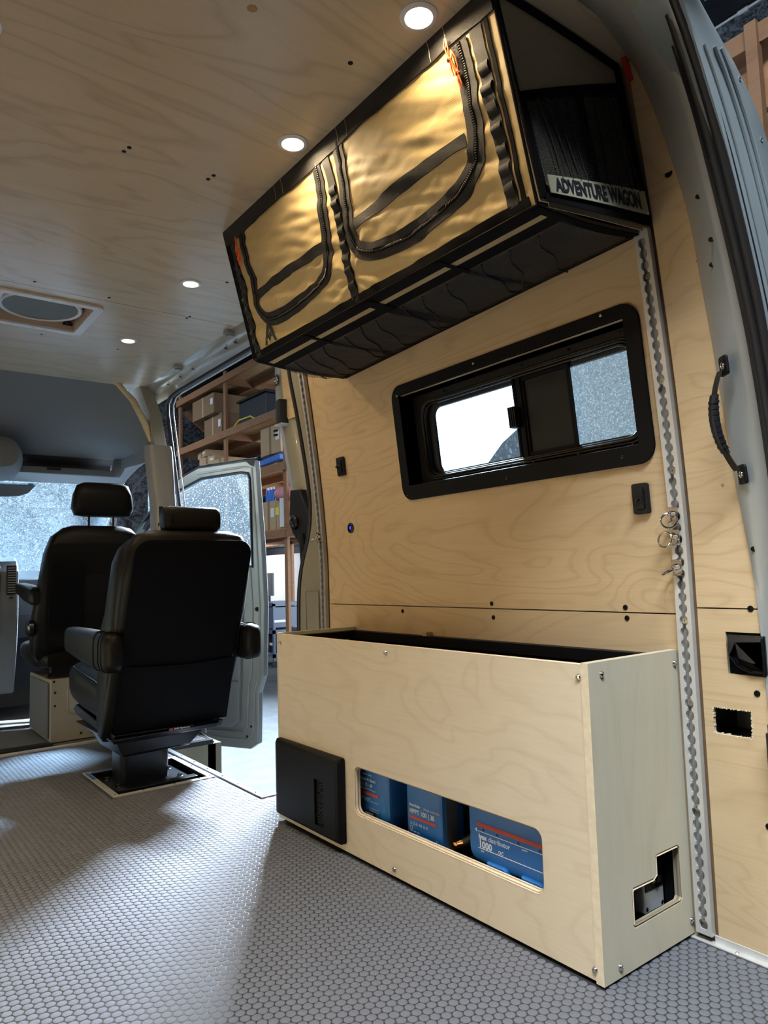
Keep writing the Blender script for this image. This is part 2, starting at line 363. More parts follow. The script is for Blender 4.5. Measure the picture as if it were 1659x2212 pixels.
# raised coins of the rubber sheet
def coins():
    P = .0205; R = .0095; pts = []
    dx = P*math.sqrt(3)/2; x = -.25; k = 0
    while x < 1.47:
        y = .25+(P/2 if k % 2 else 0)
        while y < 3.77:
            ok = not (.81 < x < 1.22 and 2.765 < y < 3.215) and not (x > 1.21 and 2.385 < y < 3.45) and not (x > 1.17 and .90 < y < 2.14)
            if ok: pts.append((x, y))
            y += P
        x += dx; k += 1
    pts = np.array(pts); n = 14; a = np.arange(n)*2*PI/n
    prof = [(R, 0), (R*.97, .0005), (R*.88, .0008)]
    ring = np.concatenate([np.stack([np.cos(a)*q, np.sin(a)*q, np.full(n, h)], 1) for q, h in prof])
    m_ = len(ring); V = (ring[None]+np.concatenate([pts, np.zeros((len(pts), 1))], 1)[:, None]).reshape(-1, 3)
    f0 = []
    for k in range(2):
        for i in range(n): f0.append((k*n+i, k*n+(i+1) % n, (k+1)*n+(i+1) % n, (k+1)*n+i))
    K = len(pts); F4 = (np.array(f0)[None]+(np.arange(K)*m_)[:, None, None]).reshape(-1, 4); FN = (np.arange(2*n, 3*n)[None]+(np.arange(K)*m_)[:, None])
    me = bpy.data.meshes.new('floor_coins'); me.vertices.add(len(V)); me.vertices.foreach_set('co', V.ravel())
    nl = F4.size+FN.size; me.loops.add(nl); me.loops.foreach_set('vertex_index', np.concatenate([F4.ravel(), FN.ravel()]).astype(np.int32))
    me.polygons.add(len(F4)+len(FN)); st = np.concatenate([np.arange(len(F4))*4, F4.size+np.arange(len(FN))*n]).astype(np.int32)
    me.polygons.foreach_set('loop_start', st); me.update(calc_edges=True)
    me.materials.append(M['rubber_coin'])
    o = bpy.data.objects.new('floor_coins', me); COL.objects.link(o); o.parent = floor; o['kind'] = 'stuff'
coins()
t = tag(MB().box((FX0, 3.78, -.004), (1.24, 3.80, .010)).build('trim_1', M['alu'], bev=.002), kind='structure')
# sliding door step: edge profile, riser, step tread
st = MB().box((1.222, 2.398, -.012), (1.246, 3.42, .006)).box((1.246, 2.398, -.03), (1.252, 3.42, .002)).build('sill_strip', M['strip_grey'], floor, bev=.001)
for i in range(7): MB().lathe([(.004, 0), (.0035, .002), (0.0001, .0025)], (1.233, 2.46+i*.145, .006), (0, 0, 1), 8).build('screw', M['steel'], st)
s2 = MB().box((1.222, 2.392, -.012), (1.48, 2.408, .006)).build('sill_strip', M['alu_dull'], floor, bev=.001)
MB().box((1.25, 2.41, -.62), (1.258, 3.43, -.03)).box((1.222, 3.42, -.62), (1.50, 3.80, -.021)).build('step_riser', M['paint_beige'], floor)
# seat well
wl = MB().box((.835, 2.79, -.042), (1.195, 3.19, -.034)).box((.831, 2.786, -.07), (.839, 3.194, -.002)).box((1.191, 2.786, -.07), (1.199, 3.194, -.002)).box((.831, 2.786, -.07), (1.199, 2.794, -.002)).box((.831, 3.186, -.07), (1.199, 3.194, -.002)).build('seat_well', M['black_gloss'], floor)
wf = MB().box((.818, 2.772, 0), (.840, 3.208, .004)).box((1.190, 2.772, 0), (1.212, 3.208, .004)).box((.84, 2.772, 0), (1.19, 2.794, .004)).box((.84, 3.186, 0), (1.19, 3.208, .004)).build('well_frame', M['alu'], floor)
for x, y in ((.829, 2.80), (.829, 2.99), (.829, 3.18), (1.201, 2.80), (1.201, 2.99), (.93, 2.783), (1.05, 2.783), (1.15, 2.783)):
    MB().lathe([(.004, 0), (.003, .002)], (x, y, .004), (0, 0, 1), 8).build('screw', M['steel'], wf)
MB().box((.822, 3.07, .0042), (.836, 3.19, .0046)).box((.85, 3.19, .0042), (.95, 3.204, .0046)).build('blue_film', M['blue_bright'], wf)
# ------------------------------------------------------------------ right wall
def panel(name, y0, y1, z0, z1, mt, parent=None, holes=(), th=.009, off=0):
    ys_ = sorted(set([y0, y1]+[h[0] for h in holes]+[h[1] for h in holes])); zs_ = sorted(set([z0, z1]+[h[2] for h in holes]+[h[3] for h in holes]))
    if z1 > .85:
        k = int((z1-max(z0, .8))/.05)+1; zs_ = sorted(set(zs_+[round(z1-i*.05, 4) for i in range(k)]))
    mb = MB()
    for a, b in zip(ys_, ys_[1:]):
        for c, d in zip(zs_, zs_[1:]):
            ym, zm = (a+b)/2, (c+d)/2
            if any(h[0] < ym < h[1] and h[2] < zm < h[3] for h in holes): continue
            mb.slab(lambda u, v, a=a, b=b, c=c, d=d: WP(a+(b-a)*u, c+(d-c)*v, off), 1, 1, (th, 0, 0))
    return mb.build(name, mt, parent)
wallr = tag(panel('wall_right', .888, 2.315, .6855, 1.905, M['ply_wall'], holes=[(.945, 1.785, 1.065, 1.365)]), kind='structure')
panel('lower_panel', .888, 2.315, .0, .6825, M['ply_wall2'], wallr)
panel('corner_panel', .70, .842, .7, 1.895, M['ply_wall'], wallr)
panel('corner_panel', .69, .842, .0, .697, M['ply_wall2'], wallr, holes=[(.741, .822, .436, .491), (.70, .783, .563, .650)])
panel('backing_board', .83, .92, 0, 1.895, M['ply_dark'], wallr, off=-.012)
panel('front_strip', 2.367, 2.43, 1.0, 1.9, M['ply_wall'], wallr)
panel('side_filler', 2.30, 2.345, .0, 1.9, M['ply_edge'], wallr, off=-.010)
# screws
for y, z in ((1.87,.667),(1.46,.698),(1.455,.659),(1.021,.696),(1.018,.671),(.727,.699),(.726,.529),(.722,.27),(.715,.03)):
    MB().lathe([(.0065, 0), (.0062, .0016), (.003, .0022), (.0028, .0006), (.0001, .0006)], WP(y, z, 0), (-1, 0, 0), 12).build('screw', M['black_metal'], wallr)
MB().lathe([(.004, 0), (.003, .0006)], WP(.763, .957, 0), (-1, 0, 0), 8).build('filled_hole', M['ply_dark'], wallr)
MB().lathe([(.009, 0), (.009, .0005)], WP(.79, 1.63, 0), (-1, 0, 0), 12).build('screw', M['black_metal'], wallr)
# square opening and the latch pocket: dark pockets behind the sheet
MB().box((XW+.009, .735, .43), (XW+.12, .738, .497)).box((XW+.009, .825, .43), (XW+.12, .828, .497)).box((XW+.009, .735, .43), (XW+.12, .828, .433)).box((XW+.009, .735, .494), (XW+.12, .828, .497)).box((XW+.118, .735, .43), (XW+.12, .828, .497)).build('wall_cavity', M['black_gloss'], wallr)
cut = MB()
for k in range(70):
    a = k/70; y = .741+.081*((a*4) % 1); 
    side = int(a*4)
    if side == 0: p = (y, .491)
    elif side == 1: p = (.822, .436+.055*((a*4) % 1))
    elif side == 2: p = (y, .436)
    else: p = (.741, .436+.055*((a*4) % 1))
    r_ = .0006+.0013*random.random()**2; p = (p[0]+random.uniform(-.001, .001), p[1]+random.uniform(-.001, .001)); cut.box((XW-.0004, p[0]-r_, p[1]-r_), (XW+.008, p[0]+r_, p[1]+r_))
cut.build('torn_edge', M['ply_light'], wallr)
# door latch bracket in its pocket
br = thing('latch_bracket', (1.47, .745, .60), 'black steel striker bracket set in a cut-out of the plywood by the rear door pillar', 'bracket')
plate('bracket_plate', [(.70,.650),(.783,.650),(.783,.60),(.765,.575),(.735,.563),(.70,.563)], [], .004, lambda x, y, z: (XW+.006+z*1, x, y), M['black_metal'], br, .001)
plate('raised_rim', [(.70,.645),(.775,.645),(.775,.602),(.76,.581),(.735,.570),(.70,.570)], [[(.70+.002,.632),(.757,.628),(.752,.600),(.728,.592),(.702,.592)]], .016, lambda x, y, z: (XW-.010+z, x, y), M['black_steel'], br, .002)
MB().lathe([(.007, 0), (.007, .004), (.003, .0045)], (XW+.002, .720, .612), (-1, 0, 0), 14).build('bolt', M['black_steel'], br)
MB().tube([(XW-.012, .703, .64), (XW-.014, .701, .60), (XW-.012, .703, .565)], .003, 6).build('pull_rod', M['black_metal'], br)
# black hinge roller further down on the pillar
hr = thing('hinge_roller', (1.46, .69, .43), 'black hinge roller at the right picture edge below the latch bracket', 'hinge')
MB().lathe([(.010, -.055), (.012, -.05), (.012, -.036), (.016, -.034), (.016, .034), (.012, .036), (.012, .05), (.009, .055)], (1.455, .685, .425), (0, 0, 1), 16).build('roller', M['black_plastic'], hr, True)
MB().box((1.455, .672, .395), (1.482, .70, .45)).build('hinge_leaf', M['black_metal'], hr, bev=.003)
# bottom angle along the wall
fa = MB().box((1.466, .40, .0), (1.484, .905, .0035)).box((1.4795, .40, .0), (1.484, .850, .018)).build('baseboard_right', M['alu'], bev=.0008); tag(fa, kind='structure')
for y in (.80, .70, .60): MB().lathe([(.0045, 0), (.003, .0015)], (1.473, y, .0035), (0, 0, 1), 8).build('screw', M['steel'], fa)

# logistic tracks
def ltrack(name, yc, z0, z1, label, zs, mt):
    o = thing(name, (XW, yc, z0), label, 'rail')
    hw = .0175; P = .0254; out = []; n = int((z1-z0)/P)
    top = []; bot = []
    zz = z0+.02; L_, R_ = [], []
    while zz < z1-.02:
        for k in range(7):
            a = PI*k/6; dz = -math.cos(a)*.0095; wd = .0045+math.sin(a)*.0052
            L_.append((yc-wd, zz+dz)); R_.append((yc+wd, zz+dz))
        zz += P
    hole = L_+R_[::-1]
    zs_ = [z0+(z1-z0)*i/30 for i in range(31)]
    outer = [(yc-hw, z) for z in zs_]+[(yc+hw, z) for z in reversed(zs_)]
    plate('rail_face', outer, [hole], .004, lambda x, y, z: WP(x, y, .008+z), mt, o)
    ch = MB()
    for a, b in ((yc-hw, yc-.0105), (yc+.0105, yc+hw)):
        ch.slab(lambda u, v: WP(a+(b-a)*u, z0+(z1-z0)*v, .0085), 1, 24, (.0115, 0, 0))
    ch.build('rail_side', mt, o)
    MB().slab(lambda u, v: WP(yc-.0105+.021*u, z0+(z1-z0)*v, .0015), 1, 24, (.004, 0, 0)).build('rail_channel', M['channel'], o)
    for z in zs: MB().lathe([(.0075, 0), (.007, .0022), (.003, .0026), (.0028, .0008), (.0001, .0008)], WP(yc-.002, z, .0065), (-1, 0, 0), 14).build('rivet', M['gold'], o)
    return o
ltrack('cargo_track', .868, .016, 1.536, 'aluminium cargo track with scalloped slot, running down the wall right of the window', [1.435, 1.2, 1.0, .67, .495, .275, .045], M['alu'])
ltrack('cargo_track', 2.345, .016, 1.74, 'aluminium cargo track at the front end of the plywood wall by the side door', [1.5, 1.2, .8, .4], M['alu_dull'])
# ring fittings
def ring_fitting(y, z, label, mode):
    c = WP(y, z, .0115); o = thing('tie_down_ring', c, label, 'tie-down ring', 'ring fittings clipped into the cargo tracks')
    cx, cy, cz = c
    MB().box((cx-.004, cy-.009, cz-.018), (cx, cy+.009, cz+.018)).box((cx-.012, cy-.010, cz+.013), (cx-.0, cy+.010, cz+.017)).box((cx-.010, cy-.009, cz-.018), (cx, cy+.009, cz-.014)).build('clip_body', M['steel'], o, bev=.0008)
    MB().lathe([(.0075, 0), (.0075, .008), (.0055, .012), (.0045, .018), (.001, .020)], (cx-.003, cy, cz+.001), (-1, 0, 0), 16).build('stud', M['steel'], o, True)
    R = .0165
    if mode == 0: ctr = Vector((cx-.016, cy+.004, cz-.013)); u = Vector((-.25, .6, .5)).normalized(); v = Vector((-.3, .1, -1)).normalized()
    elif mode == 1: ctr = Vector((cx-.016, cy+.018, cz-.004)); u = Vector((0, 1, 0)); v = Vector((.2, 0, 1)).normalized()
    else: ctr = Vector((cx-.020, cy+.012, cz-.008)); u = Vector((-.55, .75, -.45)).normalized(); v = Vector((-.5, -.75, .1)).normalized()
    v = (v-u*v.dot(u)).normalized()
    MB().tube([ctr+u*R*math.cos(2*PI*i/28)+v*R*math.sin(2*PI*i/28) for i in range(28)], .0022, 8, loop=True).build('ring', M['steel'], o, True)
ring_fitting(.872, .903, 'steel ring fitting topmost of the three on the track right of the window', 0)
ring_fitting(.872, .853, 'steel ring fitting with its ring turned flat to the viewer, middle of three', 1)
ring_fitting(.872, .787, 'steel ring fitting lowest of the three on the track right of the window', 2)
ring_fitting(2.345, .94, 'small steel ring fitting on the far track beside the side door', 2)

# ------------------------------------------------------------------ window in the wall
win = thing('window_1', WP(1.36, 1.2), 'long black framed sliding van window set deep in the plywood wall', 'window', kind='structure')
def wq(x, y, z): return WP(x, y, z)
Y0, Y1, Z0, Z1 = .905, 1.822, 1.027, 1.398
zs9 = None
plate('window_frame', rrect(Y0, Z0, Y1, Z1, .045, 8), [[(.945, 1.073), (1.784, 1.073), (1.784, 1.366), (.945, 1.366)]], .008, lambda x, y, z: WP(x, y, z), M['black_metal'], win, .0012)
dp = MB()
for a, b in (((.945,1.073),(1.784,1.073)),((1.784,1.073),(1.784,1.366)),((1.784,1.366),(.945,1.366)),((.945,1.366),(.945,1.073))):
    dp.add([WP(*a, .006), WP(*b, .006), WP(*b, -.052), WP(*a, -.052)], [(0,1,2,3)])
    dp.add([WP(*a, .006)+Vector((0,0,0)), WP(*b, .006), WP(*b, -.052), WP(*a, -.052)], [(3,2,1,0)])
dp.build('deep_reveal', M['black_metal'], win)
plate('inner_frame', [(.93,1.06),(1.80,1.06),(1.80,1.38),(.93,1.38)], [rrect(.955, 1.103, 1.728, 1.326, .035, 8)], .010, lambda x, y, z: WP(x, y, -.052-z), M['black_plastic'], win, .001)
for k, (ins, o_) in enumerate(((.0, .044), (.012, .040), (.024, .046))):
    rg = rrect(.950+ins*.5, 1.090+ins*.5, 1.745-ins*.5, 1.340-ins*.5, .045, 7)
    MB().tube([WP(a, b, -o_-.004) for a, b in rg], .004, 6, loop=True).build('frame_ridge', M['black_gloss'], win, True)
plate('glass_seal', rrect(.950, 1.098, 1.733, 1.331, .036, 8), [rrect(.966, 1.112, 1.705, 1.316, .028, 8)], .010, lambda x, y, z: WP(x, y, -.062-z), M['rubber'], win)
MB().slab(lambda u, v: WP(1.335+.385*u, 1.105+.22*v, -.068), 1, 4, (.003, 0, 0)).build('pane', M['glass_front'], win)
MB().slab(lambda u, v: WP(.955+.385*u, 1.105+.22*v, -.074), 1, 4, (.003, 0, 0)).build('pane', M['glass_wet'], win)
for a, b in ((1.322, 1.338), (1.345, 1.352)):
    MB().slab(lambda u, v: WP(a+(b-a)*u, 1.095+.24*v, -.048), 1, 3, (.022, 0, 0)).build('mullion', M['black_metal'], win, bev=.001)
plate('screen_frame', rrect(1.158, 1.106, 1.322, 1.325, .004, 2), [rrect(1.168, 1.116, 1.315, 1.315, .003, 2)], .008, lambda x, y, z: WP(x, y, -.054-z), M['black_metal'], win)
MB().slab(lambda u, v: WP(1.166+.15*u, 1.112+.205*v, -.060), 1, 3, (.001, 0, 0)).build('insect_screen', M['net'], win)
lt = MB().slab(lambda u, v: WP(1.331+.026*u, 1.186+.058*v, -.022), 1, 1, (.024, 0, 0)).build('latch', M['black_plastic'], win, bev=.002)
for k in range(3): MB().slab(lambda u, v: WP(1.336+k*.007+.003*u, 1.19+.05*v, -.0195), 1, 1, (.003, 0, 0)).build('latch_rib', M['black_gloss'], lt)
for y, z in ((1.79, 1.367), (1.433, 1.383), (1.0, 1.388), (1.795, 1.045), (1.36, 1.046), (.99, 1.05)):
    MB().lathe([(.005, 0), (.0045, .002), (.0022, .0026), (.002, .001), (.0001, .001)], WP(y, z, .008), (-1, 0, 0), 10).build('screw', M['steel'] if z > 1.3 else M['black_gloss'], win)
for y, z in ((1.62,1.352),(1.30,1.352),(1.14,1.352),(.99,1.352),(1.62,1.085),(1.30,1.085),(1.15,1.085),(.99,1.085)):
    MB().lathe([(.0045, 0), (.004, .002)], WP(y, z, -.042), (-1, 0, 0), 8).build('frame_screw', M['black_gloss'], win)

# switches and socket
def switch(y0, y1, z0, z1, label):
    o = thing('dimmer_switch', WP((y0+y1)/2, (z0+z1)/2), label, 'switch', 'black dimmer switches on the plywood wall')
    ym, zm = (y0+y1)/2, (z0+z1)/2
    plate('cover_plate', rrect(y0, z0, y1, z1, .006), [], .010, lambda x, y, z: WP(x, y, z), M['black_plastic'], o, .002)
    plate('raised_centre', rrect(y0+.010, z0+.011, y1-.008, z1-.011, .004), [], .006, lambda x, y, z: WP(x, y, .009+z), M['black_plastic'], o, .001)
    MB().lathe([(.0085, 0), (.008, .003), (.0055, .004), (.005, .013), (.001, .0135)], WP(ym, zm-.003, .014), (-1, 0, 0), 16).build('knob', M['black_gloss'], o, True, ang=30)
switch(.933, .975, .912, .983, 'black dimmer switch with a knob below the right end of the window')
switch(2.141, 2.188, 1.154, 1.222, 'small black dimmer switch on the wall left of the window')
so = thing('round_socket', WP(2.148, .962), 'small round black socket with a blue light on the wall above the cabinet', 'socket')
MB().lathe([(.019, 0), (.0185, .004), (.013, .006), (.012, .003), (.0001, .003)], WP(2.148, .962, 0), (-1, 0, 0), 24).build('bezel', M['black_gloss'], so, True, ang=30)
MB().lathe([(.006, 0), (.005, .001)], WP(2.148, .962, .004), (-1, 0, 0), 12).build('blue_light', M['screen_blue'], so)
# ------------------------------------------------------------------ ceiling
CZ = 1.9
def cz(x):  # the sheets bow down a little towards the sides
    return CZ-.00*0 if x < 1.25 else CZ
ceil = tag(MB().box((-.27, .80, CZ), (1.375, 2.838, CZ+.012)).build('ceiling', M['ply_ceil']), kind='structure')
cpn = MB()
for a, b in (((-.27, 2.841), (.45, 4.06)), ((.788, 2.841), (1.40, 4.06)), ((.45, 2.841), (.788, 2.935)), ((.45, 3.27), (.788, 4.06))): cpn.box((a[0], a[1], CZ), (b[0], b[1], CZ+.012))
cpn.build('ceiling_panel', M['ply_ceil'], ceil)
MB().box((-.27, 2.80, CZ+.014), (1.40, 2.88, CZ+.02)).build('ceiling_batten', M['ply_dark'], ceil)
for x, y in ((.549,1.794),(.555,1.770),(.78,1.796),(.785,1.770),(.849,1.195),(1.137,2.852),(1.14,2.828),(1.121,2.417),(.801,2.80),(.532,2.79),(.676,3.383),(1.02,3.42)):
    MB().lathe([(.006, 0), (.0055, .0015), (.002, .002)], (x, y, CZ), (0, 0, -1), 8).build('screw', M['black_metal'], ceil)
MB().lathe([(.011, 0), (.010, .0006)], (.607, 1.181, CZ), (0, 0, -1), 7).build('knot', M['ply_dark'], ceil)
# ceiling lamps
first_lamp = None
LAB = [(.887, 1.009, 'round recessed ceiling lamp, lit, nearest to the camera above the storage bag'),
       (.890, 1.518, 'second lit round ceiling lamp, beside the middle of the storage bag'),
       (1.012, 2.498, 'third lit round ceiling lamp, right of the roof vent'),
       (1.020, 3.266, 'lit round ceiling lamp nearest the cab, behind the roof vent'),
       (.185, 1.518, 'lit ceiling lamp just outside the left picture edge, beside the second lamp'),
       (.185, 1.009, 'lit ceiling lamp outside the left picture edge, beside the nearest lamp'),
       (.23, 2.498, 'lit ceiling lamp outside the left picture edge, beside the third lamp'),
       (.22, 3.266, 'lit ceiling lamp outside the left picture edge, beside the cab lamp')]
for x, y, lab in LAB:
    o = thing('ceiling_lamp', (x, y, CZ), lab, 'ceiling lamp', 'round recessed ceiling lamps')
    MB().lathe([(.030, 0), (.0385, 0), (.0385, .002), (.034, .0045), (.0285, .005), (.027, .002), (.027, 0)], (x, y, CZ), (0, 0, -1), 32).build('lamp_ring', M['white_plastic'], o, True, ang=50)
    MB().lathe([(.0275, .001), (.0275, .0025), (.02, .004), (.0001, .0045)], (x, y, CZ), (0, 0, -1), 28).build('lamp_lens', M['lens'], o, True)
    l = bpy.data.lights.new('led', 'AREA'); l.shape = 'DISK'; l.size = .05; l.energy = LED_POWER; l.color = (1, .76, .46); l.spread = math.radians(165)
    q = bpy.data.objects.new('led_light', l); COL.objects.link(q); q.parent = o; q.location = (0, 0, -.008)
# roof vent
rv = thing('roof_vent', (.62, 3.10, CZ), 'white square roof vent fan with round grey screen in the plywood ceiling', 'roof vent')
plate('vent_frame', rrect(.42, 2.905, .818, 3.30, .035, 6), [rrect(.455, 2.94, .783, 3.265, .012, 4)], .010, lambda x, y, z: (x, y, CZ-z), M['white_plastic'], rv, .002)
hb = MB()
hb.box((.452, 2.937, CZ), (.456, 3.268, CZ+.09)).box((.782, 2.937, CZ), (.786, 3.268, CZ+.09)).box((.452, 2.937, CZ), (.786, 2.941, CZ+.09)).box((.452, 3.264, CZ), (.786, 3.268, CZ+.09)).box((.452, 2.937, CZ+.085), (.786, 3.268, CZ+.09))
hb.build('vent_housing', M['cream_plastic'], rv)
vc = (.615, 3.10, CZ+.018)
MB().lathe([(.140, .0), (.152, -.004), (.158, .0), (.158, .03), (.150, .03), (.140, .006), (.140, 0)], vc, (0, 0, 1), 40).build('vent_ring', M['white_plastic'], rv, True)
MB().lathe([(.150, .0035), (.0001, .0045)], (vc[0], vc[1], vc[2]-.004), (0, 0, 1), 40).build('vent_screen', mat('grey_vent_screen', (.12, .14, .14), .5, bump=.6, bscale=900), rv)
MB().lathe([(.016, 0), (.016, .006), (.010, .012), (.001, .013)], (.752, 3.245, CZ+.03), (0, 0, -1), 12).box((.733, 3.240, CZ+.014), (.772, 3.25, CZ+.024)).build('vent_knob', M['black_plastic'], rv)
for x, y in ((.44, 2.92), (.62, 2.922), (.80, 2.925), (.80, 3.28), (.62, 3.283)):
    MB().lathe([(.004, 0), (.003, .0012)], (x, y, CZ-.010), (0, 0, -1), 8).build('screw', M['alu_dull'], rv)
# ------------------------------------------------------------------ van shell
sh = MB()
sh.box((-.275, .0+.35, -.02), (-.268, 5.2, .75)).box((-.275, .35, .75), (-.268, 4.3, 2.05))
tag(sh.build('wall_left', M['ply_wall2']), kind='structure')
tag(MB().box((-.30, .55, 2.06), (1.52, 4.9, 2.08)).build('roof_skin', M['paint_body']), kind='structure')
tag(MB().add([(1.585, .70, -.3), (1.585, 2.36, -.3), (1.585, 2.36, 1.06), (1.585, .70, 1.06)], [(0,1,2,3)]).box((1.50, .70, 1.42), (1.53, 2.45, 1.44)).add([(1.590,.70,-.3),(1.590,2.42,-.3),(1.590,2.42,1.04),(1.590,.70,1.04)],[(0,1,2,3)]).add([(1.53,.70,1.44),(1.53,2.42,1.44),(1.40,2.42,2.06),(1.40,.70,2.06)],[(0,1,2,3)]).build('wall_outer_skin', M['paint_body']), kind='structure')
# header rail over the sliding door, with holes, clips and the bright seal
hd = thing('door_header', (1.42, 3.2, 1.88), 'beige painted metal header rail above the side door opening', 'rail', kind='structure')
def hdr(u, v): # u along y 2.0..4.25, v from ceiling edge to opening
    y = 2.0+2.25*u; a = [(1.335, 1.915), (1.375, 1.885), (1.425, 1.872), (1.452, 1.838), (1.470, 1.838)]
    k = min(3, int(v*4)); q = v*4-k; p0, p1 = a[k], a[k+1]
    return (p0[0]+(p1[0]-p0[0])*q, y, p0[1]+(p1[1]-p0[1])*q)
MB().slab(hdr, 30, 8, (.004, 0, .006)).build('header_panel', M['paint_beige'], hd, True)
def hp(y, v): return Vector(hdr((y-2.0)/2.25, v))
for y in (2.95, 3.05, 3.45, 3.62, 3.80, 4.03):
    p = hp(y, .42); MB().add([p+Vector((-.010, -.012, -.004)), p+Vector((-.008, .012, -.005)), p+Vector((.012, .004, -.010))], [(0,1,2)]).add([p+Vector((-.010, -.012, -.005)), p+Vector((-.008, .012, -.006)), p+Vector((.012, .004, -.011))], [(2,1,0)]).build('punched_hole', M['black_metal'], hd)
for y in (2.9, 3.52):
    p = hp(y, .12); MB().box(p+Vector((-.02, -.022, -.018)), p+Vector((.016, .022, .012))).box(p+Vector((-.012, -.012, -.028)), p+Vector((.02, .012, -.01))).build('sheet_clip', M['trim_light'], hd, bev=.003)
MB().tube([(1.455, y, 1.832) for y in (2.0, 2.6, 3.2, 3.8)]+[(1.456, 3.90, 1.824), (1.458, 3.95, 1.795), (1.460, 3.955, 1.74), (1.475, 3.90, 1.45), (1.49, 3.83, 1.1), (1.50, 3.7, .5), (1.50, 3.62, 0), (1.49, 3.44, -.02)], .011, 10).build('door_seal', M['rubber'], hd, True)
MB().tube([(1.478, y, 1.826) for y in (2.0, 2.6, 3.2, 3.78)]+[(1.478, 3.87, 1.818), (1.480, 3.92, 1.785), (1.482, 3.925, 1.74), (1.495, 3.87, 1.45), (1.51, 3.80, 1.1), (1.52, 3.66, .5), (1.52, 3.59, 0)], .004, 8).build('seal_lip', M['alu_dull'], hd, True)
# B pillar (front edge of the side door opening) and its lower sill
bp = thing('door_pillar', (1.47, 3.95, 0), 'beige painted pillar at the front edge of the side door opening', 'pillar', kind='structure')
Rg = []
for z, x, y in ((-.25, 1.47, 3.66), (.3, 1.47, 3.70), (.8, 1.465, 3.78), (1.2, 1.45, 3.90), (1.5, 1.435, 3.99), (1.74, 1.41, 4.03), (1.90, 1.36, 4.05)):
    Rg.append([(x-.04, y-.03, z), (x+.03, y-.03, z), (x+.05, y+.04, z), (x+.05, y+.16, z), (x-.01, y+.20, z), (x-.05, y+.12, z)])
MB().rings(Rg).build('pillar_shell', M['paint_beige'], bp, True, ang=50)
MB().box((1.46, 3.42, -.62), (1.53, 3.80, -.02)).build('sill_box', M['paint_beige'], bp)
# seat belt tower cover
tw = thing('belt_tower', (1.42, 3.85, 1.0), 'light grey plastic belt tower cover on the pillar right of the cab seat', 'belt tower', kind='structure')
Rg = []
for z, x0, x1, y0 in ((.62, 1.33, 1.44, 3.72), (1.0, 1.335, 1.45, 3.78), (1.2, 1.338, 1.452, 3.80), (1.50, 1.318, 1.452, 3.84), (1.535, 1.322, 1.447, 3.85)):
    Rg.append(sup(((x0+x1)/2, y0+.06, z), (1,0,0), (0,1,0), (x1-x0)/2, .06, 7, 24))
MB().rings(Rg).build('tower_shell', M['trim_light'], tw, True, ang=50)
MB().box((1.352, 3.792, 1.10), (1.372, 3.802, 1.19)).box((1.345, 3.790, 1.04), (1.368, 3.80, 1.10)).box((1.352, 3.785, .75), (1.364, 3.792, 1.06)).build('belt_guide', M['black_plastic'], tw, bev=.002)
# cab headliner
EDGE = [(-.27, 1.93), (.3, 1.955), (.9, 1.962), (1.10, 1.945), (1.19, 1.905), (1.27, 1.82), (1.33, 1.71), (1.375, 1.58), (1.395, 1.48)]
def hl(u, v):
    # u across the cab, v from the rear arch to the shelf mouth
    n = len(EDGE)-1; q = u*n; k = min(n-1, int(q)); t_ = q-k
    xe = EDGE[k][0]+(EDGE[k+1][0]-EDGE[k][0])*t_; ze = EDGE[k][1]+(EDGE[k+1][1]-EDGE[k][1])*t_
    xf = -.27+(1.42+.27)*min(1, u*1.12)**.9; zf = 1.585 if u < .9 else 1.585-(u-.9)*.6
    y = 4.04+.72*v; s = v**1.35
    return (xe+(xf-xe)*v, y, ze+(zf-ze)*s)
tag(MB().slab(hl, 40, 16, (0, 0, .01)).build('cab_headliner', M['headliner'], None, True), kind='structure')
hs = thing('overhead_shelf', (1.05, 4.8, 1.5), 'dark grey overhead storage shelf above the windscreen', 'shelf', kind='structure')
sf = MB()
sf.slab(lambda u, v: (.80+.62*u, 4.76+.16*v, 1.585-.02*v), 8, 2, (0, 0, .006))
sf.slab(lambda u, v: (.80+.62*u, 4.92, 1.505+.08*v), 8, 2, (0, .006, 0))
sf.build('shelf_cavity', mat('shelf_brown_cloth', (.05, .042, .038), .9), hs)
MB().slab(lambda u, v: (.84+.56*u, 4.72+.2*v, 1.505+.004*math.sin(u*3)), 10, 2, (0, 0, -.012)).slab(lambda u, v: (.84+.56*u, 4.72+.012*math.sin(PI*u)*-1, 1.468+.037*v), 12, 2, (0, .012, 0)).build('shelf_lip', M['trim_grey'], hs, True)
MB().box((.98, 4.700, 1.488), (1.06, 4.712, 1.502)).build('finger_notch', M['black_plastic'], hs, bev=.003)
MB().lathe([(.006, 0), (.004, .012), (.001, .016)], (1.03, 4.8, 1.507), (0, 0, 1), 10).build('coat_knob', M['steel'], hs)
def bk(u, v): 
    return (1.36+.06*u+.03*v, 4.72-.10*v*u, 1.468+.12*v**1.4)
MB().slab(bk, 6, 6, (0, .03, 0)).build('shelf_end', M['trim_grey'], hs, True)
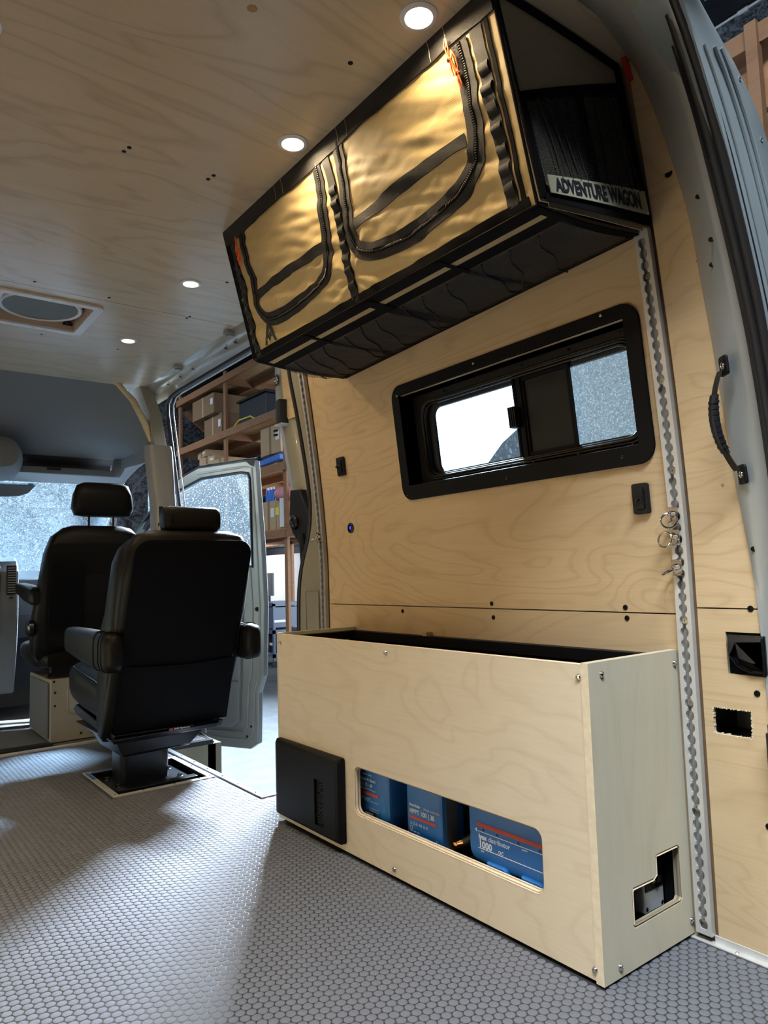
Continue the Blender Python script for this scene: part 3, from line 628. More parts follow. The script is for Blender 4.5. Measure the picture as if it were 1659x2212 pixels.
# console lobe left, visor, header trim
Rg = [sup((.66, y, z), (1,0,0), (0,0,1), a, b, 3, 24) for y, z, a, b in ((4.50, 1.56, .05, .03), (4.52, 1.55, .13, .09), (4.62, 1.53, .17, .10), (4.78, 1.50, .175, .09), (4.86, 1.49, .15, .05))]
oc = thing('overhead_console', (.66, 4.7, 1.5), 'grey overhead console bulge at the left picture edge above the windscreen', 'console')
MB().rings(Rg).build('console_shell', M['headliner'], oc, True)
MB().lathe([(.035, 0), (.034, .006), (.022, .008), (.0001, .005)], (.735, 4.56, 1.475), (.1, -.6, -.7), 20).build('reading_lamp', M['black_gloss'], oc, True)
hdm = MB()
hdm.slab(lambda u, v: (-.25+1.68*u, 4.74+.16*v+.04*math.sin(PI*u)*0, 1.468-.035*v), 12, 3, (0, 0, .008))
tag(hdm.build('trim_2', M['trim_light'], None, True), kind='structure')
vs = thing('sun_visor', (.78, 4.86, 1.42), 'dark grey sun visor against the top left of the windscreen', 'visor')
plate('visor_flap', [(.40, 1.44), (.98, 1.452), (.955, 1.425), (.92, 1.385), (.87, 1.365), (.80, 1.357), (.40, 1.352)], [], .018, lambda x, y, z: (x, 4.93+z, y-.02), M['trim_grey'], vs, .004)
MB().box((.93, 4.92, 1.424), (.955, 4.93, 1.432)).build('visor_clip', M['white_plastic'], vs)
# windscreen, cowl, pillars
ws = tag(MB().slab(lambda u, v: (-.25+1.72*u, 4.90+.55*(1-v)+.0*u, .84+.60*v), 6, 6, (0, .004, 0)).build('window_2', M['glass_front']), kind='structure')
MB().tube([(-.25, 5.02, 1.28), (1.47, 5.02, 1.28)], .0012, 5).build('tint_line', M['white_plastic'], ws)
ap = MB()
Rg = []
for x, y, z, q in ((1.44, 5.35, 1.15, .05), (1.47, 5.16, 1.36, .048), (1.495, 5.0, 1.488, .045), (1.511, 4.9, 1.531, .042), (1.528, 4.8, 1.565, .04), (1.548, 4.68, 1.592, .038), (1.562, 4.55, 1.612, .036), (1.57, 4.35, 1.625, .034)):
    Rg.append(sup((x, y, z), (1,0,0), (0,.5,.86), q, q*.8, 3, 16))
ap.rings(Rg)
tag(ap.build('trim_3', M['trim_light'], None, True), kind='structure')
tag(MB().tube([(1.545, 5.05, 1.28), (1.562, 4.95, 1.37), (1.560, 4.85, 1.43), (1.566, 4.75, 1.468), (1.59, 4.6, 1.52), (1.60, 4.4, 1.55)], .010, 8).build('trim_4', M['rubber'], None, True), kind='structure')
tag(MB().tube([(1.61, 4.55, 1.30), (1.60, 4.62, 1.25), (1.575, 4.75, 1.165), (1.56, 4.85, 1.10)], .012, 8).tube([(1.625, 4.55, 1.26), (1.615, 4.62, 1.21), (1.59, 4.75, 1.12)], .022, 8).build('trim_8', M['rubber'], None, True), kind='structure')
# dashboard
db = thing('dashboard', (1.0, 5.1, .8), 'grey dashboard with a black louvred air vent, at the left picture edge', 'dashboard')
def dsh(x0, x1, prof, name, mt, th=.02):
    mb = MB(); mb.rings([[(x, y, z) for y, z in prof] for x in (x0, x1)]); return mb.build(name, mt, db, bev=.012)
dsh(-.25, 1.47, [(5.40, .45), (5.10, .45), (4.98, .60), (4.96, .82), (5.05, .875), (5.5, .86)], 'dash_body', M['trim_grey'])
dsh(.40, .833, [(5.10, .12), (4.80, .15), (4.72, .45), (4.70, .60), (4.70, .87), (4.74, .93), (4.82, .955), (5.05, .90)], 'centre_stack', M['trim_grey'])
dsh(.66, .735, [(4.80, .48), (4.69, .50), (4.685, .9), (4.75, .93)], 'dark_panel', M['black_plastic'])
vf = MB().box((.765, 4.686, .735), (.818, 4.702, .905)).build('air_vent', M['black_plastic'], db, bev=.004)
for i in range(11): MB().box((.770, 4.680, .745+i*.0142), (.813, 4.690, .750+i*.0142)).build('louvre', M['trim_light'], vf)
MB().box((.78, 4.683, .712), (.802, 4.70, .720)).build('vent_wheel', M['black_gloss'], db, bev=.002)
MB().box((-.25, 5.30, -.02), (1.46, 5.36, .60)).box((1.44, 4.95, -.02), (1.50, 5.40, .62)).build('toe_board', M['mat_grey'], db)
dsh(1.02, 1.20, [(5.02, .70), (4.93, .72), (4.93, .80), (5.02, .82)], 'cubby', M['trim_light'])
tag(MB().box((-.25, 3.81, -.02), (1.45, 5.3, -.004)).build('cab_floor', M['mat_grey'], bev=0), kind='structure')
MB().box((.30, 3.845, -.006), (.845, 3.91, .012)).build('trim_5', M['black_plastic'], bev=.006)['kind'] = 'structure'
MB().beam((.50, 4.62, .03), (.93, 4.50, .02), .09, .008).build('trim_6', M['trim_light'])['kind'] = 'structure'
# ------------------------------------------------------------------ cab seat
s2_ = thing('cab_seat', (1.08, 4.2, 0), 'black passenger cab seat with a high headrest, behind the pedestal seat', 'seat')
Rg = []
for z, x0, x1, y, b, n in ((.36, .84, 1.36, 4.22, .05, 4), (.44, .80, 1.38, 4.20, .08, 4), (.60, .80, 1.375, 4.16, .085, 5), (.80, .825, 1.37, 4.12, .085, 5), (.95, .845, 1.36, 4.10, .08, 5), (1.04, .875, 1.335, 4.095, .07, 4), (1.085, .93, 1.29, 4.09, .05, 3), (1.10, .98, 1.24, 4.09, .025, 2.5)):
    Rg.append(sup(((x0+x1)/2, y, z), (1,0,0), (0,1,0), (x1-x0)/2, b, n, 32))
MB().rings(Rg).build('backrest', M['leather'], s2_, True, ang=70)
def rear2(z): return interp([(.44, 4.12), (.60, 4.075), (.80, 4.035), (.95, 4.02), (1.04, 4.028)], z)
plate('back_shell', rrect(.845, .45, 1.33, 1.0, .05), [], .008, lambda x, y, z: (x, rear2(y)-.002-z, y), M['fabric_dark'], s2_, .004)
plate('map_pocket', rrect(.86, .55, 1.03, .90, .03), [], .008, lambda x, y, z: (x, rear2(y)-.010-z, y), M['leather_flat'], s2_, .003)
Rg = [sup((1.142, y, z), (1,0,0), (0,1,0), a, b, n, 28) for z, y, a, b, n in ((1.15, 4.10, .10, .02, 3), (1.158, 4.10, .150, .04, 3.5), (1.20, 4.10, .164, .052, 4), (1.27, 4.10, .155, .055, 4), (1.325, 4.10, .135, .048, 4), (1.340, 4.10, .10, .02, 3))]
MB().rings(Rg).build('headrest', M['leather'], s2_, True, ang=60)
for x in (1.07, 1.20): MB().tube([(x, 4.10, 1.06), (x, 4.10, 1.18)], .006, 8).build('headrest_post', M['black_gloss'], s2_)
Rg = [sup((1.09, y, z), (1,0,0), (0,0,1), a, b, 4, 24) for y, z, a, b in ((4.12, .38, .22, .05), (4.2, .39, .26, .07), (4.5, .40, .26, .08), (4.68, .41, .25, .06), (4.72, .41, .20, .03))]
MB().rings(Rg).build('seat_cushion', M['leather'], s2_, True)
Rg = [sup((.812, y, z), (1,0,0), (0,0,1), a, b, 4, 20) for y, z, a, b in ((4.08, .72, .02, .03), (4.10, .725, .035, .045), (4.30, .745, .036, .045), (4.50, .77, .034, .03), (4.54, .775, .02, .015))]
MB().rings(Rg).build('armrest', M['leather'], s2_, True)
MB().lathe([(.045, 0), (.045, .02), (.03, .03)], (.80, 4.14, .56), (-1, 0, 0), 18).build('recliner_knob', M['black_gloss'], s2_, True)
b = thing('seat_base', (1.1, 4.1, 0), 'beige sheet metal seat box under the black cab seat', 'seat base')
plate('rear_face', [(.845, 0), (1.36, 0), (1.36, .30), (.97, .31), (.845, .312)], [], .012, lambda x, y, z: (x, 3.93-z, y), M['paint_beige'], b, .003)
MB().box((.845, 3.93, 0), (1.36, 4.42, .308)).build('base_box', M['paint_beige'], b, bev=.006)
for q in (rrect(.925, .13, 1.12, .285, .03), rrect(1.03, .02, 1.25, .115, .03)):
    MB().tube([(x, 3.916, z) for x, z in q], .004, 6, loop=True).build('pressed_rib', M['paint_beige'], b, True)
for x, z in ((.865, .245), (.865, .18), (.99, .03), (.86, .30)): MB().lathe([(.006, 0), (.0055, .001)], (x, 3.917, z), (0, -1, 0), 10).build('hole', M['black_metal'], b)
MB().beam((.845, 4.0, .325), (1.36, 4.0, .325), .03, .02).beam((.86, 4.0, .35), (1.33, 4.05, .35), .03, .03).build('slide_rail', M['black_gloss'], b)
MB().box((.835, 3.95, .02), (.845, 4.36, .29)).build('side_carpet', M['mat_grey'], b, bev=.003)
# ------------------------------------------------------------------ pedestal seat
s1 = thing('pedestal_seat', (1.01, 3.0, -.06), 'black leather captain seat with two armrests on a steel pedestal, seen from behind', 'seat')
def bk1(z):   # x0,x1 of the backrest at height z, and the y of its rear face
    return None
rows = [(.165, .835, 1.24, 2.925, .03, 3), (.185, .822, 1.285, 2.92, .055, 4), (.30, .825, 1.318, 2.88, .065, 5), (.50, .828, 1.34, 2.82, .07, 6), (.66, .832, 1.358, 2.77, .072, 6), (.80, .836, 1.36, 2.725, .07, 6), (.90, .848, 1.352, 2.695, .065, 5), (.965, .885, 1.322, 2.68, .055, 4), (.985, .94, 1.265, 2.675, .03, 3)]
Rg = [sup(((x0+x1)/2, y+.07, z), (1,0,0), (0,1,.1), (x1-x0)/2, b_+.005, n, 40) for z, x0, x1, y, b_, n in rows]
MB().rings(Rg).build('backrest', M['leather'], s1, True, ang=70)
def ry(z): return interp([(r[0], r[3]) for r in rows], z)
# side bolsters wrapping forward
for sx, x0 in ((-1, .832), (1, 1.352)):
    Rg = [sup((x0-sx*.022+dx*-sx, ry(z)+.115, z), (1,0,0), (0,1,.1), .030 if z < .9 else .030-(z-.9)*.35, a, 3, 20) for z, a, dx in ((.22, .03, .0), (.28, .07, .0), (.5, .095, -.008), (.60, .088, -.008), (.66, .07, -.002), (.76, .062, .0), (.86, .055, .004), (.915, .045, .016), (.945, .03, .034), (.960, .012, .05))]
    MB().rings(Rg).build('side_bolster', M['leather'], s1, True)
# rear cover panel with its seams, lower pouch
plate('rear_cover', rrect(.858, .205, 1.338, .945, .06), [], .010, lambda x, y, z: (x+(y-.55)*.035-.008+(0 if y > .4 else (y-.4)*.15*(1 if x > 1.1 else 0)), ry(y)-.004-z*.6, y), M['leather_flat'], s1, .003)
def pouch(u, v):
    x = .862+.46*u; z = .205+.26*v-.012*math.sin(PI*u)*v; return (x, ry(z)-.012-.010*math.sin(PI*u)**.5*v, z)
MB().slab(pouch, 16, 6, (0, .006, 0)).build('rear_pouch', M['leather_flat'], s1, True)
MB().tube([(x, ry(z)-.008, z) for x, z in [(.87+.43*i/20, .468-.018*math.sin(PI*i/20)) for i in range(21)]], .0025, 6).build('pouch_seam', M['leather'], s1, True)
sm = rrect(.862, .21, 1.336, .938, .065)
MB().tube([(x+(z-.55)*.035-.008, ry(z)-.008, z) for x, z in sm], .003, 6, loop=True).build('piping', M['leather_flat'], s1, True)
# headrest roll
Rg = [sup((x, 2.775, 1.032), (0,1,0), (0,0,1), a, b_, 3.5, 24) for x, a, b_ in ((1.0, .03, .03), (1.006, .042, .046), (1.022, .048, .052), (1.21, .048, .052), (1.228, .042, .046), (1.235, .03, .03))]
MB().rings(Rg).build('headrest', M['leather'], s1, True, ang=60)
for x in (1.026, 1.207): MB().tube([(x, 2.775+.049*math.cos(a), 1.032+.053*math.sin(a)) for a in [PI*2*i/24 for i in range(24)]], .0018, 5, loop=True).build('stitched_seam', M['leather_flat'], s1)
# cushion
def cush(x0, x1, y, zc, b_): return sup(((x0+x1)/2, y, zc), (1,0,0), (0,0,1), (x1-x0)/2, b_, 3.5, 30)
Rg = [cush(.88, 1.28, 2.92, .28, .05), cush(.85, 1.32, 2.95, .29, .085), cush(.838, 1.33, 3.15, .305, .10), cush(.828, 1.335, 3.35, .33, .112), cush(.828, 1.335, 3.47, .345, .11), cush(.84, 1.32, 3.54, .35, .09), cush(.87, 1.29, 3.575, .35, .055), cush(.92, 1.24, 3.585, .35, .02)]
MB().rings(Rg).build('seat_cushion', M['leather'], s1, True, ang=70)
MB().tube([(.843, y, z) for y, z in ((2.98, .365), (3.15, .385), (3.35, .40), (3.48, .415), (3.53, .40))], .003, 6).build('piping', M['leather_flat'], s1, True)
for sx, xc in ((-1, .815), (1, 1.385)):
    Rg = [sup((xc, y, z), (1,0,0), (0,0,1), a, b_, 3.6, 24) for y, z, a, b_ in ((2.745, .525, .018, .045), (2.76, .525, .035, .068), (2.82, .525, .040, .074), (2.95, .528, .040, .072), (3.15, .535, .040, .066), (3.36, .545, .038, .055), (3.42, .548, .02, .03))]
    a_ = MB().rings(Rg).build('armrest', M['leather'], s1, True, ang=70)
    for dy in (2.80, 2.835, 2.90): MB().tube([(xc+.0415*math.copysign(abs(math.cos(q))**.57, math.cos(q)), dy, .526+.0745*math.copysign(abs(math.sin(q))**.57, math.sin(q))) for q in [2*PI*i/32 for i in range(32)]], .0018, 5, loop=True).build('seam', M['leather_flat'], a_)
# slide, turntable, pedestal
T = MB()
T.rings([[(x, y, z) for y, z in ((2.90, .172), (2.88, .20), (3.45, .25), (3.50, .225), (3.45, .205))] for x in (.85, 1.30)])
T.build('seat_pan', M['black_steel'], s1, bev=.004)
MB().rings([[(.835, 2.87, .186), (1.28, 2.87, .194), (1.28, 3.40, .194), (.835, 3.40, .186)], [(.85, 2.88, .168), (1.265, 2.88, .174), (1.265, 3.40, .174), (.85, 3.40, .168)]]).build('slide_frame', M['black_steel'], s1, bev=.003)
MB().rings([[(.862, 2.89, .168), (1.215, 2.89, .174), (1.215, 3.25, .174), (.862, 3.25, .168)], [(.885, 2.90, .118), (1.165, 2.90, .124), (1.165, 3.22, .124), (.885, 3.22, .118)], [(.89, 2.905, .108), (1.16, 2.905, .114), (1.16, 3.22, .114), (.89, 3.22, .108)]]).build('turntable', M['black_steel'], s1, bev=.004)
Rg = [sup((1.008, 3.06, z), (1,0,0), (0,1,0), .099, .075, 7, 32) for z in (-.018, .14)]
MB().rings(Rg).build('pedestal_column', M['black_steel'], s1, True, bev=0, ang=60)
MB().box((.865, 2.90, -.030), (1.175, 3.17, -.018)).box((.86, 2.865, -.030), (1.178, 2.905, -.004)).box((.86, 2.815, -.032), (1.178, 2.845, -.008)).build('floor_plate', M['black_steel'], s1, bev=.003)
for x, y in ((.89, 2.96), (.885, 3.1), (1.135, 2.95), (1.14, 3.1)):
    MB().lathe([(.014, 0), (.014, .003), (.010, .004), (.010, .013), (.001, .014)], (x, y, -.018), (0, 0, 1), 6).build('bolt', M['steel'], s1)
tagp = MB().box((1.06, 2.873, .186), (1.165, 2.878, .200)).build('maker_tag', M['black_gloss'], s1)
MB().box((1.062, 2.871, .188), (1.078, 2.8735, .198)).build('tag_emblem', mat('tag_red', (.35, .06, .07), .5), tagp)
text('tag_lettering', 'JHG Systems', .0125, lambda x, y, z: (1.083+x, 2.8725-z, .189+y), M['ink_white'], tagp, .0004)

# ------------------------------------------------------------------ hanging storage bag
bag = thing('storage_bag', (1.2, 1.47, 1.5), 'khaki canvas overhead storage bag with black webbing, hung between ceiling and wall', 'storage bag')
BY0, BY1, BZ0, BZ1 = .872, 2.065, 1.497, 1.898
def bx(z): return .949+(1.9-z)*.2593
def flap(y, z, y0, y1, z0):
    u = (y-y0)/(y1-y0); v = (z-z0)/(1.87-z0)
    if 0 < u < 1 and 0 < v < 1: return (math.sin(PI*u)**.6)*(math.sin(PI*min(1, v*.9+.05))**.6)
    return 0
def fd(y, z):
    g = .010*flap(y, z, .985, 1.425, 1.585)+.009*flap(y, z, 1.525, 1.955, 1.59)
    e = min(1, (y-BY0)/.05, (BY1-y)/.05, (z-BZ0)/.03, (BZ1-z)/.05); e = max(0, e)
    q = noise.noise(Vector((y*3.4+z*4.0, z*19-y*5.5, 3.1)))*.0085+noise.noise(Vector((y*8+z*8, z*46-y*15, 7.7)))*.0046+abs(noise.noise(Vector((y*16, z*38+y*12, 1.7))))*.0022
    if z < 1.655: q += noise.noise(Vector((y*34, z*40, 5)))*.0022
    # pull folds radiating from the centre webbing foot
    dx, dz = y-1.47, z-1.56; r_ = math.hypot(dx, dz)
    q += .0026*math.sin(math.atan2(dz, dx)*11)*math.exp(-(r_/.16)**2)*(1-math.exp(-(r_/.03)**2))
    return g+q*e
def F(y, z, off=0): return Vector((bx(z)-fd(y, z)-off, y, z))
MB().slab(lambda u, v: F(BY0+(BY1-BY0)*u, BZ0+(BZ1-BZ0)*v), 240, 90, (.004, 0, 0)).build('front_panel', M['canvas'], bag, True, ang=180)
def frib(name, pts, wd, off, mt, parent, th=.0018, dens=.012, closed=False, edgew=0):
    P = [Vector((0, a, b)) for a, b in pts]; L_ = [0]
    for a, b in zip(P, P[1:]): L_.append(L_[-1]+(b-a).length)
    n = max(2, int(L_[-1]/dens)); c = []
    for i in range(n+1):
        s = L_[-1]*i/n; k = max(j for j in range(len(L_)) if L_[j] <= s+1e-9); k = min(k, len(P)-2); t_ = (s-L_[k])/(L_[k+1]-L_[k]); c.append(P[k].lerp(P[k+1], t_))
    def fn(u, v):
        i = int(round(v*n)); a, b = c[max(0, i-1)], c[min(n, i+1)]; d = (b-a).normalized(); nn = Vector((0, -d.z, d.y)); q = c[i]+nn*wd*(u-.5)
        return F(q.y, q.z, off+th+(edgew*random.random() if edgew else 0))
    return MB().slab(fn, 3, n, (th, 0, 0)).build(name, mt, parent, True, ang=60)
def smooth_path(pts, it=2):
    for _ in range(it):
        q = [pts[0]]
        for a, b in zip(pts, pts[1:]): q.append((a[0]*.75+b[0]*.25, a[1]*.75+b[1]*.25)); q.append((a[0]*.25+b[0]*.75, a[1]*.25+b[1]*.75))
        q.append(pts[-1]); pts = q
    return pts
zR = smooth_path([(1.408, 1.868), (1.418, 1.79), (1.437, 1.70), (1.438, 1.63), (1.40, 1.595), (1.33, 1.578), (1.22, 1.572), (1.10, 1.583), (1.02, 1.600), (.982, 1.645), (.972, 1.74), (.970, 1.85)], 3)
zL = smooth_path([(1.512, 1.865), (1.525, 1.76), (1.545, 1.66), (1.56, 1.605), (1.63, 1.585), (1.76, 1.575), (1.87, 1.575), (1.945, 1.592), (1.965, 1.65), (1.957, 1.76), (1.962, 1.865)], 3)
for path, wd, nm in ((zR, .042, 'R'), (zL, .036, 'L')):
    zp = frib('zipper', path, wd, .0012, M['webbing'], bag, th=.002)
    frib('zipper_track', path, .009, .0036, M['binding'], zp, th=.0014)
    th_ = MB(); P = [Vector((0, a, b)) for a, b in path]
    acc = 0
    for a, b in zip(P, P[1:]):
        d = b-a; L_ = d.length
        if L_ < 1e-6: continue
        d.normalize(); nn = Vector((0, -d.z, d.y)); s = (.0045-acc % .0045)
        while s < L_:
            c = a+d*s; q = F(c.y, c.z, .0056)
            th_.add([q+nn*.003+d*.001, q-nn*.003+d*.001, q-nn*.003-d*.001, q+nn*.003-d*.001, q+Vector((-.0012, 0, 0))], [(0,1,4),(1,2,4),(2,3,4),(3,0,4)]); s += .0045
        acc += L_
    o = th_.build('zipper_teeth', M['zip_teeth'], zp); o['kind'] = 'stuff'
def yz_line(a, b, n=10): return [(a[0]+(b[0]-a[0])*i/n, a[1]+(b[1]-a[1])*i/n) for i in range(n+1)]
frib('flap_webbing', yz_line((1.005, 1.679), (1.425, 1.671)), .026, .0008, M['webbing'], bag)
frib('flap_webbing', yz_line((1.548, 1.668), (1.955, 1.668)), .026, .0008, M['webbing'], bag)
# hook band along the ceiling edge
frib('top_band', yz_line((.874, 1.878), (2.063, 1.878), 20), .046, .002, M['webbing'], bag, th=.003)
for y in (1.0, 1.05, 1.36, 1.40, 1.68, 1.72):
    frib('band_stitching', yz_line((y, 1.857), (y+.002, 1.899)), .0012, .0052, M['label_fabric'], bag, th=.0006, dens=.01)
# vertical ladder webbing
def ladder(yt, yb, wd, n):
    o = frib('ladder_webbing', yz_line((yt, 1.868), (yb, 1.500)), wd, .001, M['webbing'], bag, th=.002)
    for i in range(n):
        z = 1.79-i*(1.79-1.52)/n; h = .026; yy = yt+(yb-yt)*(1.868-z)/.368
        def lp(u, v, z=z, yy=yy):
            q = F(yy-wd*.42+wd*.84*u, z-h*v, .003+.0055*math.sin(PI*v)+.0015*math.sin(i*2.1)*math.sin(PI*v)); return q
        MB().slab(lp, 2, 8, (.0014, 0, 0)).build('webbing_loop', M['webbing'], o, True, ang=60)
ladder(1.468, 1.480, .030, 8); ladder(.925, .925, .030, 7); ladder(2.025, 2.028, .030, 8)
frib('edge_binding', yz_line((2.052, 1.89), (2.058, 1.50)), .016, .0012, M['binding'], bag)
frib('edge_binding', yz_line((.898, 1.87), (.898, 1.50)), .010, .0012, M['binding'], bag)
frib('edge_binding', yz_line((.885, 1.507), (2.055, 1.507), 20), .018, .0012, M['binding'], bag)
MB().tube([(bx(z)+.001, .871, z) for z in (1.898, 1.80, 1.70, 1.60, 1.50)], .004, 8).build('corner_piping', M['binding'], bag, True)
MB().tube([(bx(z)+.001, 2.066, z) for z in (1.898, 1.80, 1.70, 1.60, 1.50)], .005, 8).build('corner_piping', M['binding'], bag, True)
# emblem: mountain-like angular mark in the lower far corner
def emb(pts, nm='printed_emblem'):
    return plate(nm, pts, [], .0008, lambda x, y, z: F(x, y, .0035+z), M['ink_black'], bag)
def ep(*q): return [(1.972-a*.074, 1.519+b*.062) for a, b in q]
emb(ep((0,0),(.14,0),(.5,.78),(.47,1.02),(.36,.93)))
emb(ep((.47,1.02),(.5,.78),(.84,0),(1,0),(.58,.95)))
emb(ep((.16,.22),(.34,.52),(.45,.36),(.54,.55),(.76,.2),(.56,.36),(.47,.06),(.36,.34)))
# bottom: two bands, mesh pocket
def BT(x, y, off=0):
    t_ = (x-1.053)/(1.41-1.053); zr = 1.535-(y-.87)*.037; sag = .008*math.sin(PI*min(1, max(0, t_)))
    return Vector((x, y, 1.497+(zr-1.497)*t_-sag-off))
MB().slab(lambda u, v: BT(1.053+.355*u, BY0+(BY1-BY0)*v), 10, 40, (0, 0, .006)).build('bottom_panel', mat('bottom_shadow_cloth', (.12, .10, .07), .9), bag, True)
def bband(name, x0, x1, y0, y1, mt, off=.001): return MB().slab(lambda u, v: BT(x0+(x1-x0)*u, y0+(y1-y0)*v, off+.0016), 3, 40, (0, 0, .0016)).build(name, mt, bag, True)
bband('bottom_band', 1.052, 1.092, BY0, BY1, M['binding']); bband('bottom_band', 1.112, 1.150, BY0, BY1, M['binding']); bband('bottom_band', 1.388, 1.412, BY0, BY1, M['binding'])
bband('bottom_strip', 1.092, 1.112, BY0+.02, BY1-.02, M['canvas'], .0004)
for y in (1.455, 1.17, 1.76): bband('cross_strap', 1.06, 1.40, y-(.018 if y == 1.455 else .007), y+(.018 if y == 1.455 else .007), M['binding'], .004)
bband('cross_strap', 1.06, 1.40, BY0, BY0+.02, M['binding'], .003); bband('cross_strap', 1.06, 1.40, BY1-.02, BY1, M['binding'], .003)
def net(name, w_, h_, fn, pitch, parent, t=.0011):
    mb = MB(); R = pitch/2*1.155; dy = pitch*.866; rows_ = int(h_/dy); cols = int(w_/pitch)
    V = []; Fc = []
    for j in range(rows_):
        for i in range(cols):
            cx = (i+.5+(j % 2)*.5)*pitch; cy = (j+.5)*dy
            if cx > w_-pitch/2: continue
            b = len(V)
            for rr_ in (R, R-t):
                for k in range(6):
                    a = PI/6+k*PI/3; V.append(fn((cx+rr_*math.cos(a)), (cy+rr_*math.sin(a))))
            for k in range(6): Fc.append((b+k, b+(k+1) % 6, b+6+(k+1) % 6, b+6+k))
    mb.add(V, Fc); o = mb.build(name, M['net'], parent); o['kind'] = 'stuff'; return o
def bnet(a, b):
    x = 1.148+a; y = BY0+.01+b
    sg = .004+.010*abs(noise.noise(Vector((x*9, y*14+x*6, 0))))+.012*math.sin(PI*min(1, max(0, a/.24)))
    return BT(x, y, sg)
net('mesh_pocket', .242, BY1-BY0-.02, bnet, .0062, bag)
for k, (y0, sl) in enumerate(((.95, .12), (1.03, .16), (1.12, .1), (1.24, .14), (1.33, .18), (1.41, .1), (1.53, .14), (1.60, .17), (1.68, .12), (1.80, .15), (1.88, .13), (1.97, .1))):
    MB().tube([bnet(.24*i/10, y0-BY0+sl*i/10-.01+.01*math.sin(i))+Vector((0, 0, -.002)) for i in range(11) if y0+sl*i/10 < BY1-.02], .0022, 5).build('pocket_fold', M['net'], bag)
# near end
def EN(x, z, off=0):
    t_ = (x-.95)/.45; return Vector((x, .870-.022*max(0, t_)*(1.9-z)/.4-.004*math.sin(PI*min(1, max(0, t_)))-off, z))
def exr(z): return XW-lean(z)-.004
MB().slab(lambda u, v: (lambda z0: EN(bx(z0)+(exr(z0)-bx(z0))*u, z0+(.035*u if v < .02 else .035*u*(1-v)) ))(1.500+(1.897-1.500)*v), 14, 14, (0, .004, 0)).build('end_panel', M['canvas_dull'], bag, True)
def epz(x, t_):  # height in the lower pocket: t=0 bottom edge, 1 top slanted edge
    u = (x-1.0)/(1.40-1.0); lo = 1.503+.040*u; hi = 1.700+(x-1.0)*.38; return lo+(hi-lo)*t_
def epx(u, z): a = bx(z)+.006; return a+(exr(z)-.006-a)*u
def EP(u, t_, off):
    z = epz(1.0+.4*u, t_); x = epx(u, z); return EN(x, z, off)
def eband(name, u0, u1, t0, t1, mt, off=.003): return MB().slab(lambda u, v: EP(u0+(u1-u0)*u, t0+(t1-t0)*v, off), 14, 6, (0, .0016, 0)).build(name, mt, bag, True)
eband('pocket_hem', 0, 1, .92, 1.02, M['binding'], .004)
eband('pocket_edge', 0, .05, 0, 1, M['binding'], .004); eband('pocket_edge', .93, 1, 0, 1, M['binding'], .004)
eband('pocket_divider', .46, .535, .18, .95, M['binding'], .012)
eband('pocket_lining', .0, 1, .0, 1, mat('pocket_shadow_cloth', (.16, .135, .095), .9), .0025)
def enet(a, b):
    u = .04+a/.36*.90; t_ = .18+b/.215*.76
    return EP(u, t_, .006+.006*math.sin(PI*min(1, max(0, a/.36)))+.005*noise.noise(Vector((a*26+b*4, b*5, 2))))
net('mesh_pocket', .36, .215, enet, .0066, bag, .0012)
for u0 in (.13, .22, .31, .40, .62, .71, .80, .88):
    MB().tube([EP(u0+.03*math.sin(v*2.2+u0*9)-.02+.03*(1-v), .2+.72*v, .014) for v in [i/10 for i in range(11)]], .002, 5).build('pocket_fold', M['net'], bag)
lb = eband('name_label', .035, .975, .045, .215, M['label_fabric'], .015)
def lt_(x, y, z):
    u = .085+x*2.42; t_ = .075+y*4.9; return EP(u, t_, .0162+z)
text('name_lettering', 'ADVENTURE WAGON', .0335, lt_, M['ink_black'], lb, .0011, th=.0006, sx=1.0)
eband('pocket_edge', 0, 1, -.03, .05, M['binding'], .010)
for a, b in (((0, 1.9), (0, 1.5)),):
    MB().tube([EN(bx(z)+.004, z, .002) for z in (1.897, 1.75, 1.6, 1.505)], .005, 8).build('corner_piping', M['binding'], bag, True)
    MB().tube([EN(exr(z)-.006, z, .004) for z in (1.897, 1.84, 1.75, 1.65, 1.545)], .007, 8).build('corner_piping', M['binding'], bag, True)
    MB().tube([EN(bx(1.897)+(exr(1.897)-bx(1.897))*i/6-.004, 1.893, .003) for i in range(7)], .008, 8).build('corner_piping', M['binding'], bag, True)
MB().slab(lambda u, v: EN(1.075+.30*u, 1.494+.030*u+.012*v-.002, .001), 6, 1, (0, .002, 0)).build('bottom_strip', M['canvas_dull'], bag)
# far end and back
MB().slab(lambda u, v: (bx(1.5+.397*v)+(exr(1.5+.397*v)-bx(1.5+.397*v))*u, BY1, 1.5+.397*v), 2, 6, (0, .004, 0)).build('end_panel', M['canvas_dull'], bag)
# orange zipper cords
def cord(y, z, s):
    p = []
    for q in ((0, 0), (.004, -.012), (.003, -.028), (.0, -.036)): p.append(F(y+q[0]*s, z+q[1], .012))
    p2 = [F(y-.001, z, .011), F(y-.006*s, z-.014, .014), F(y-.004*s, z-.028, .013), F(y, z-.036, .012)]
    o = MB().tube(p, .0017, 8).tube(p2, .0017, 8).build('zipper_cord', M['orange'], bag, True)
    c = F(y, z-.040, .012); MB().tube([c+Vector((-.003*math.cos(a), .0042*math.sin(a), .0022*math.cos(a*2))) for a in [2*PI*i/14 for i in range(14)]], .0022, 8, loop=True).build('knot', M['orange'], o, True)
    MB().tube([F(y, z-.042, .012), F(y+.003, z-.056, .011), F(y+.001, z-.070, .009)], .0016, 8).tube([F(y, z-.042, .012), F(y-.003, z-.054, .012), F(y-.004, z-.064, .010)], .0016, 8).build('cord_tail', M['orange'], o, True)
    return o
cord(.995, 1.868, 1); cord(.984, 1.838, -1); cord(1.985, 1.856, 1); cord(1.992, 1.832, -1)

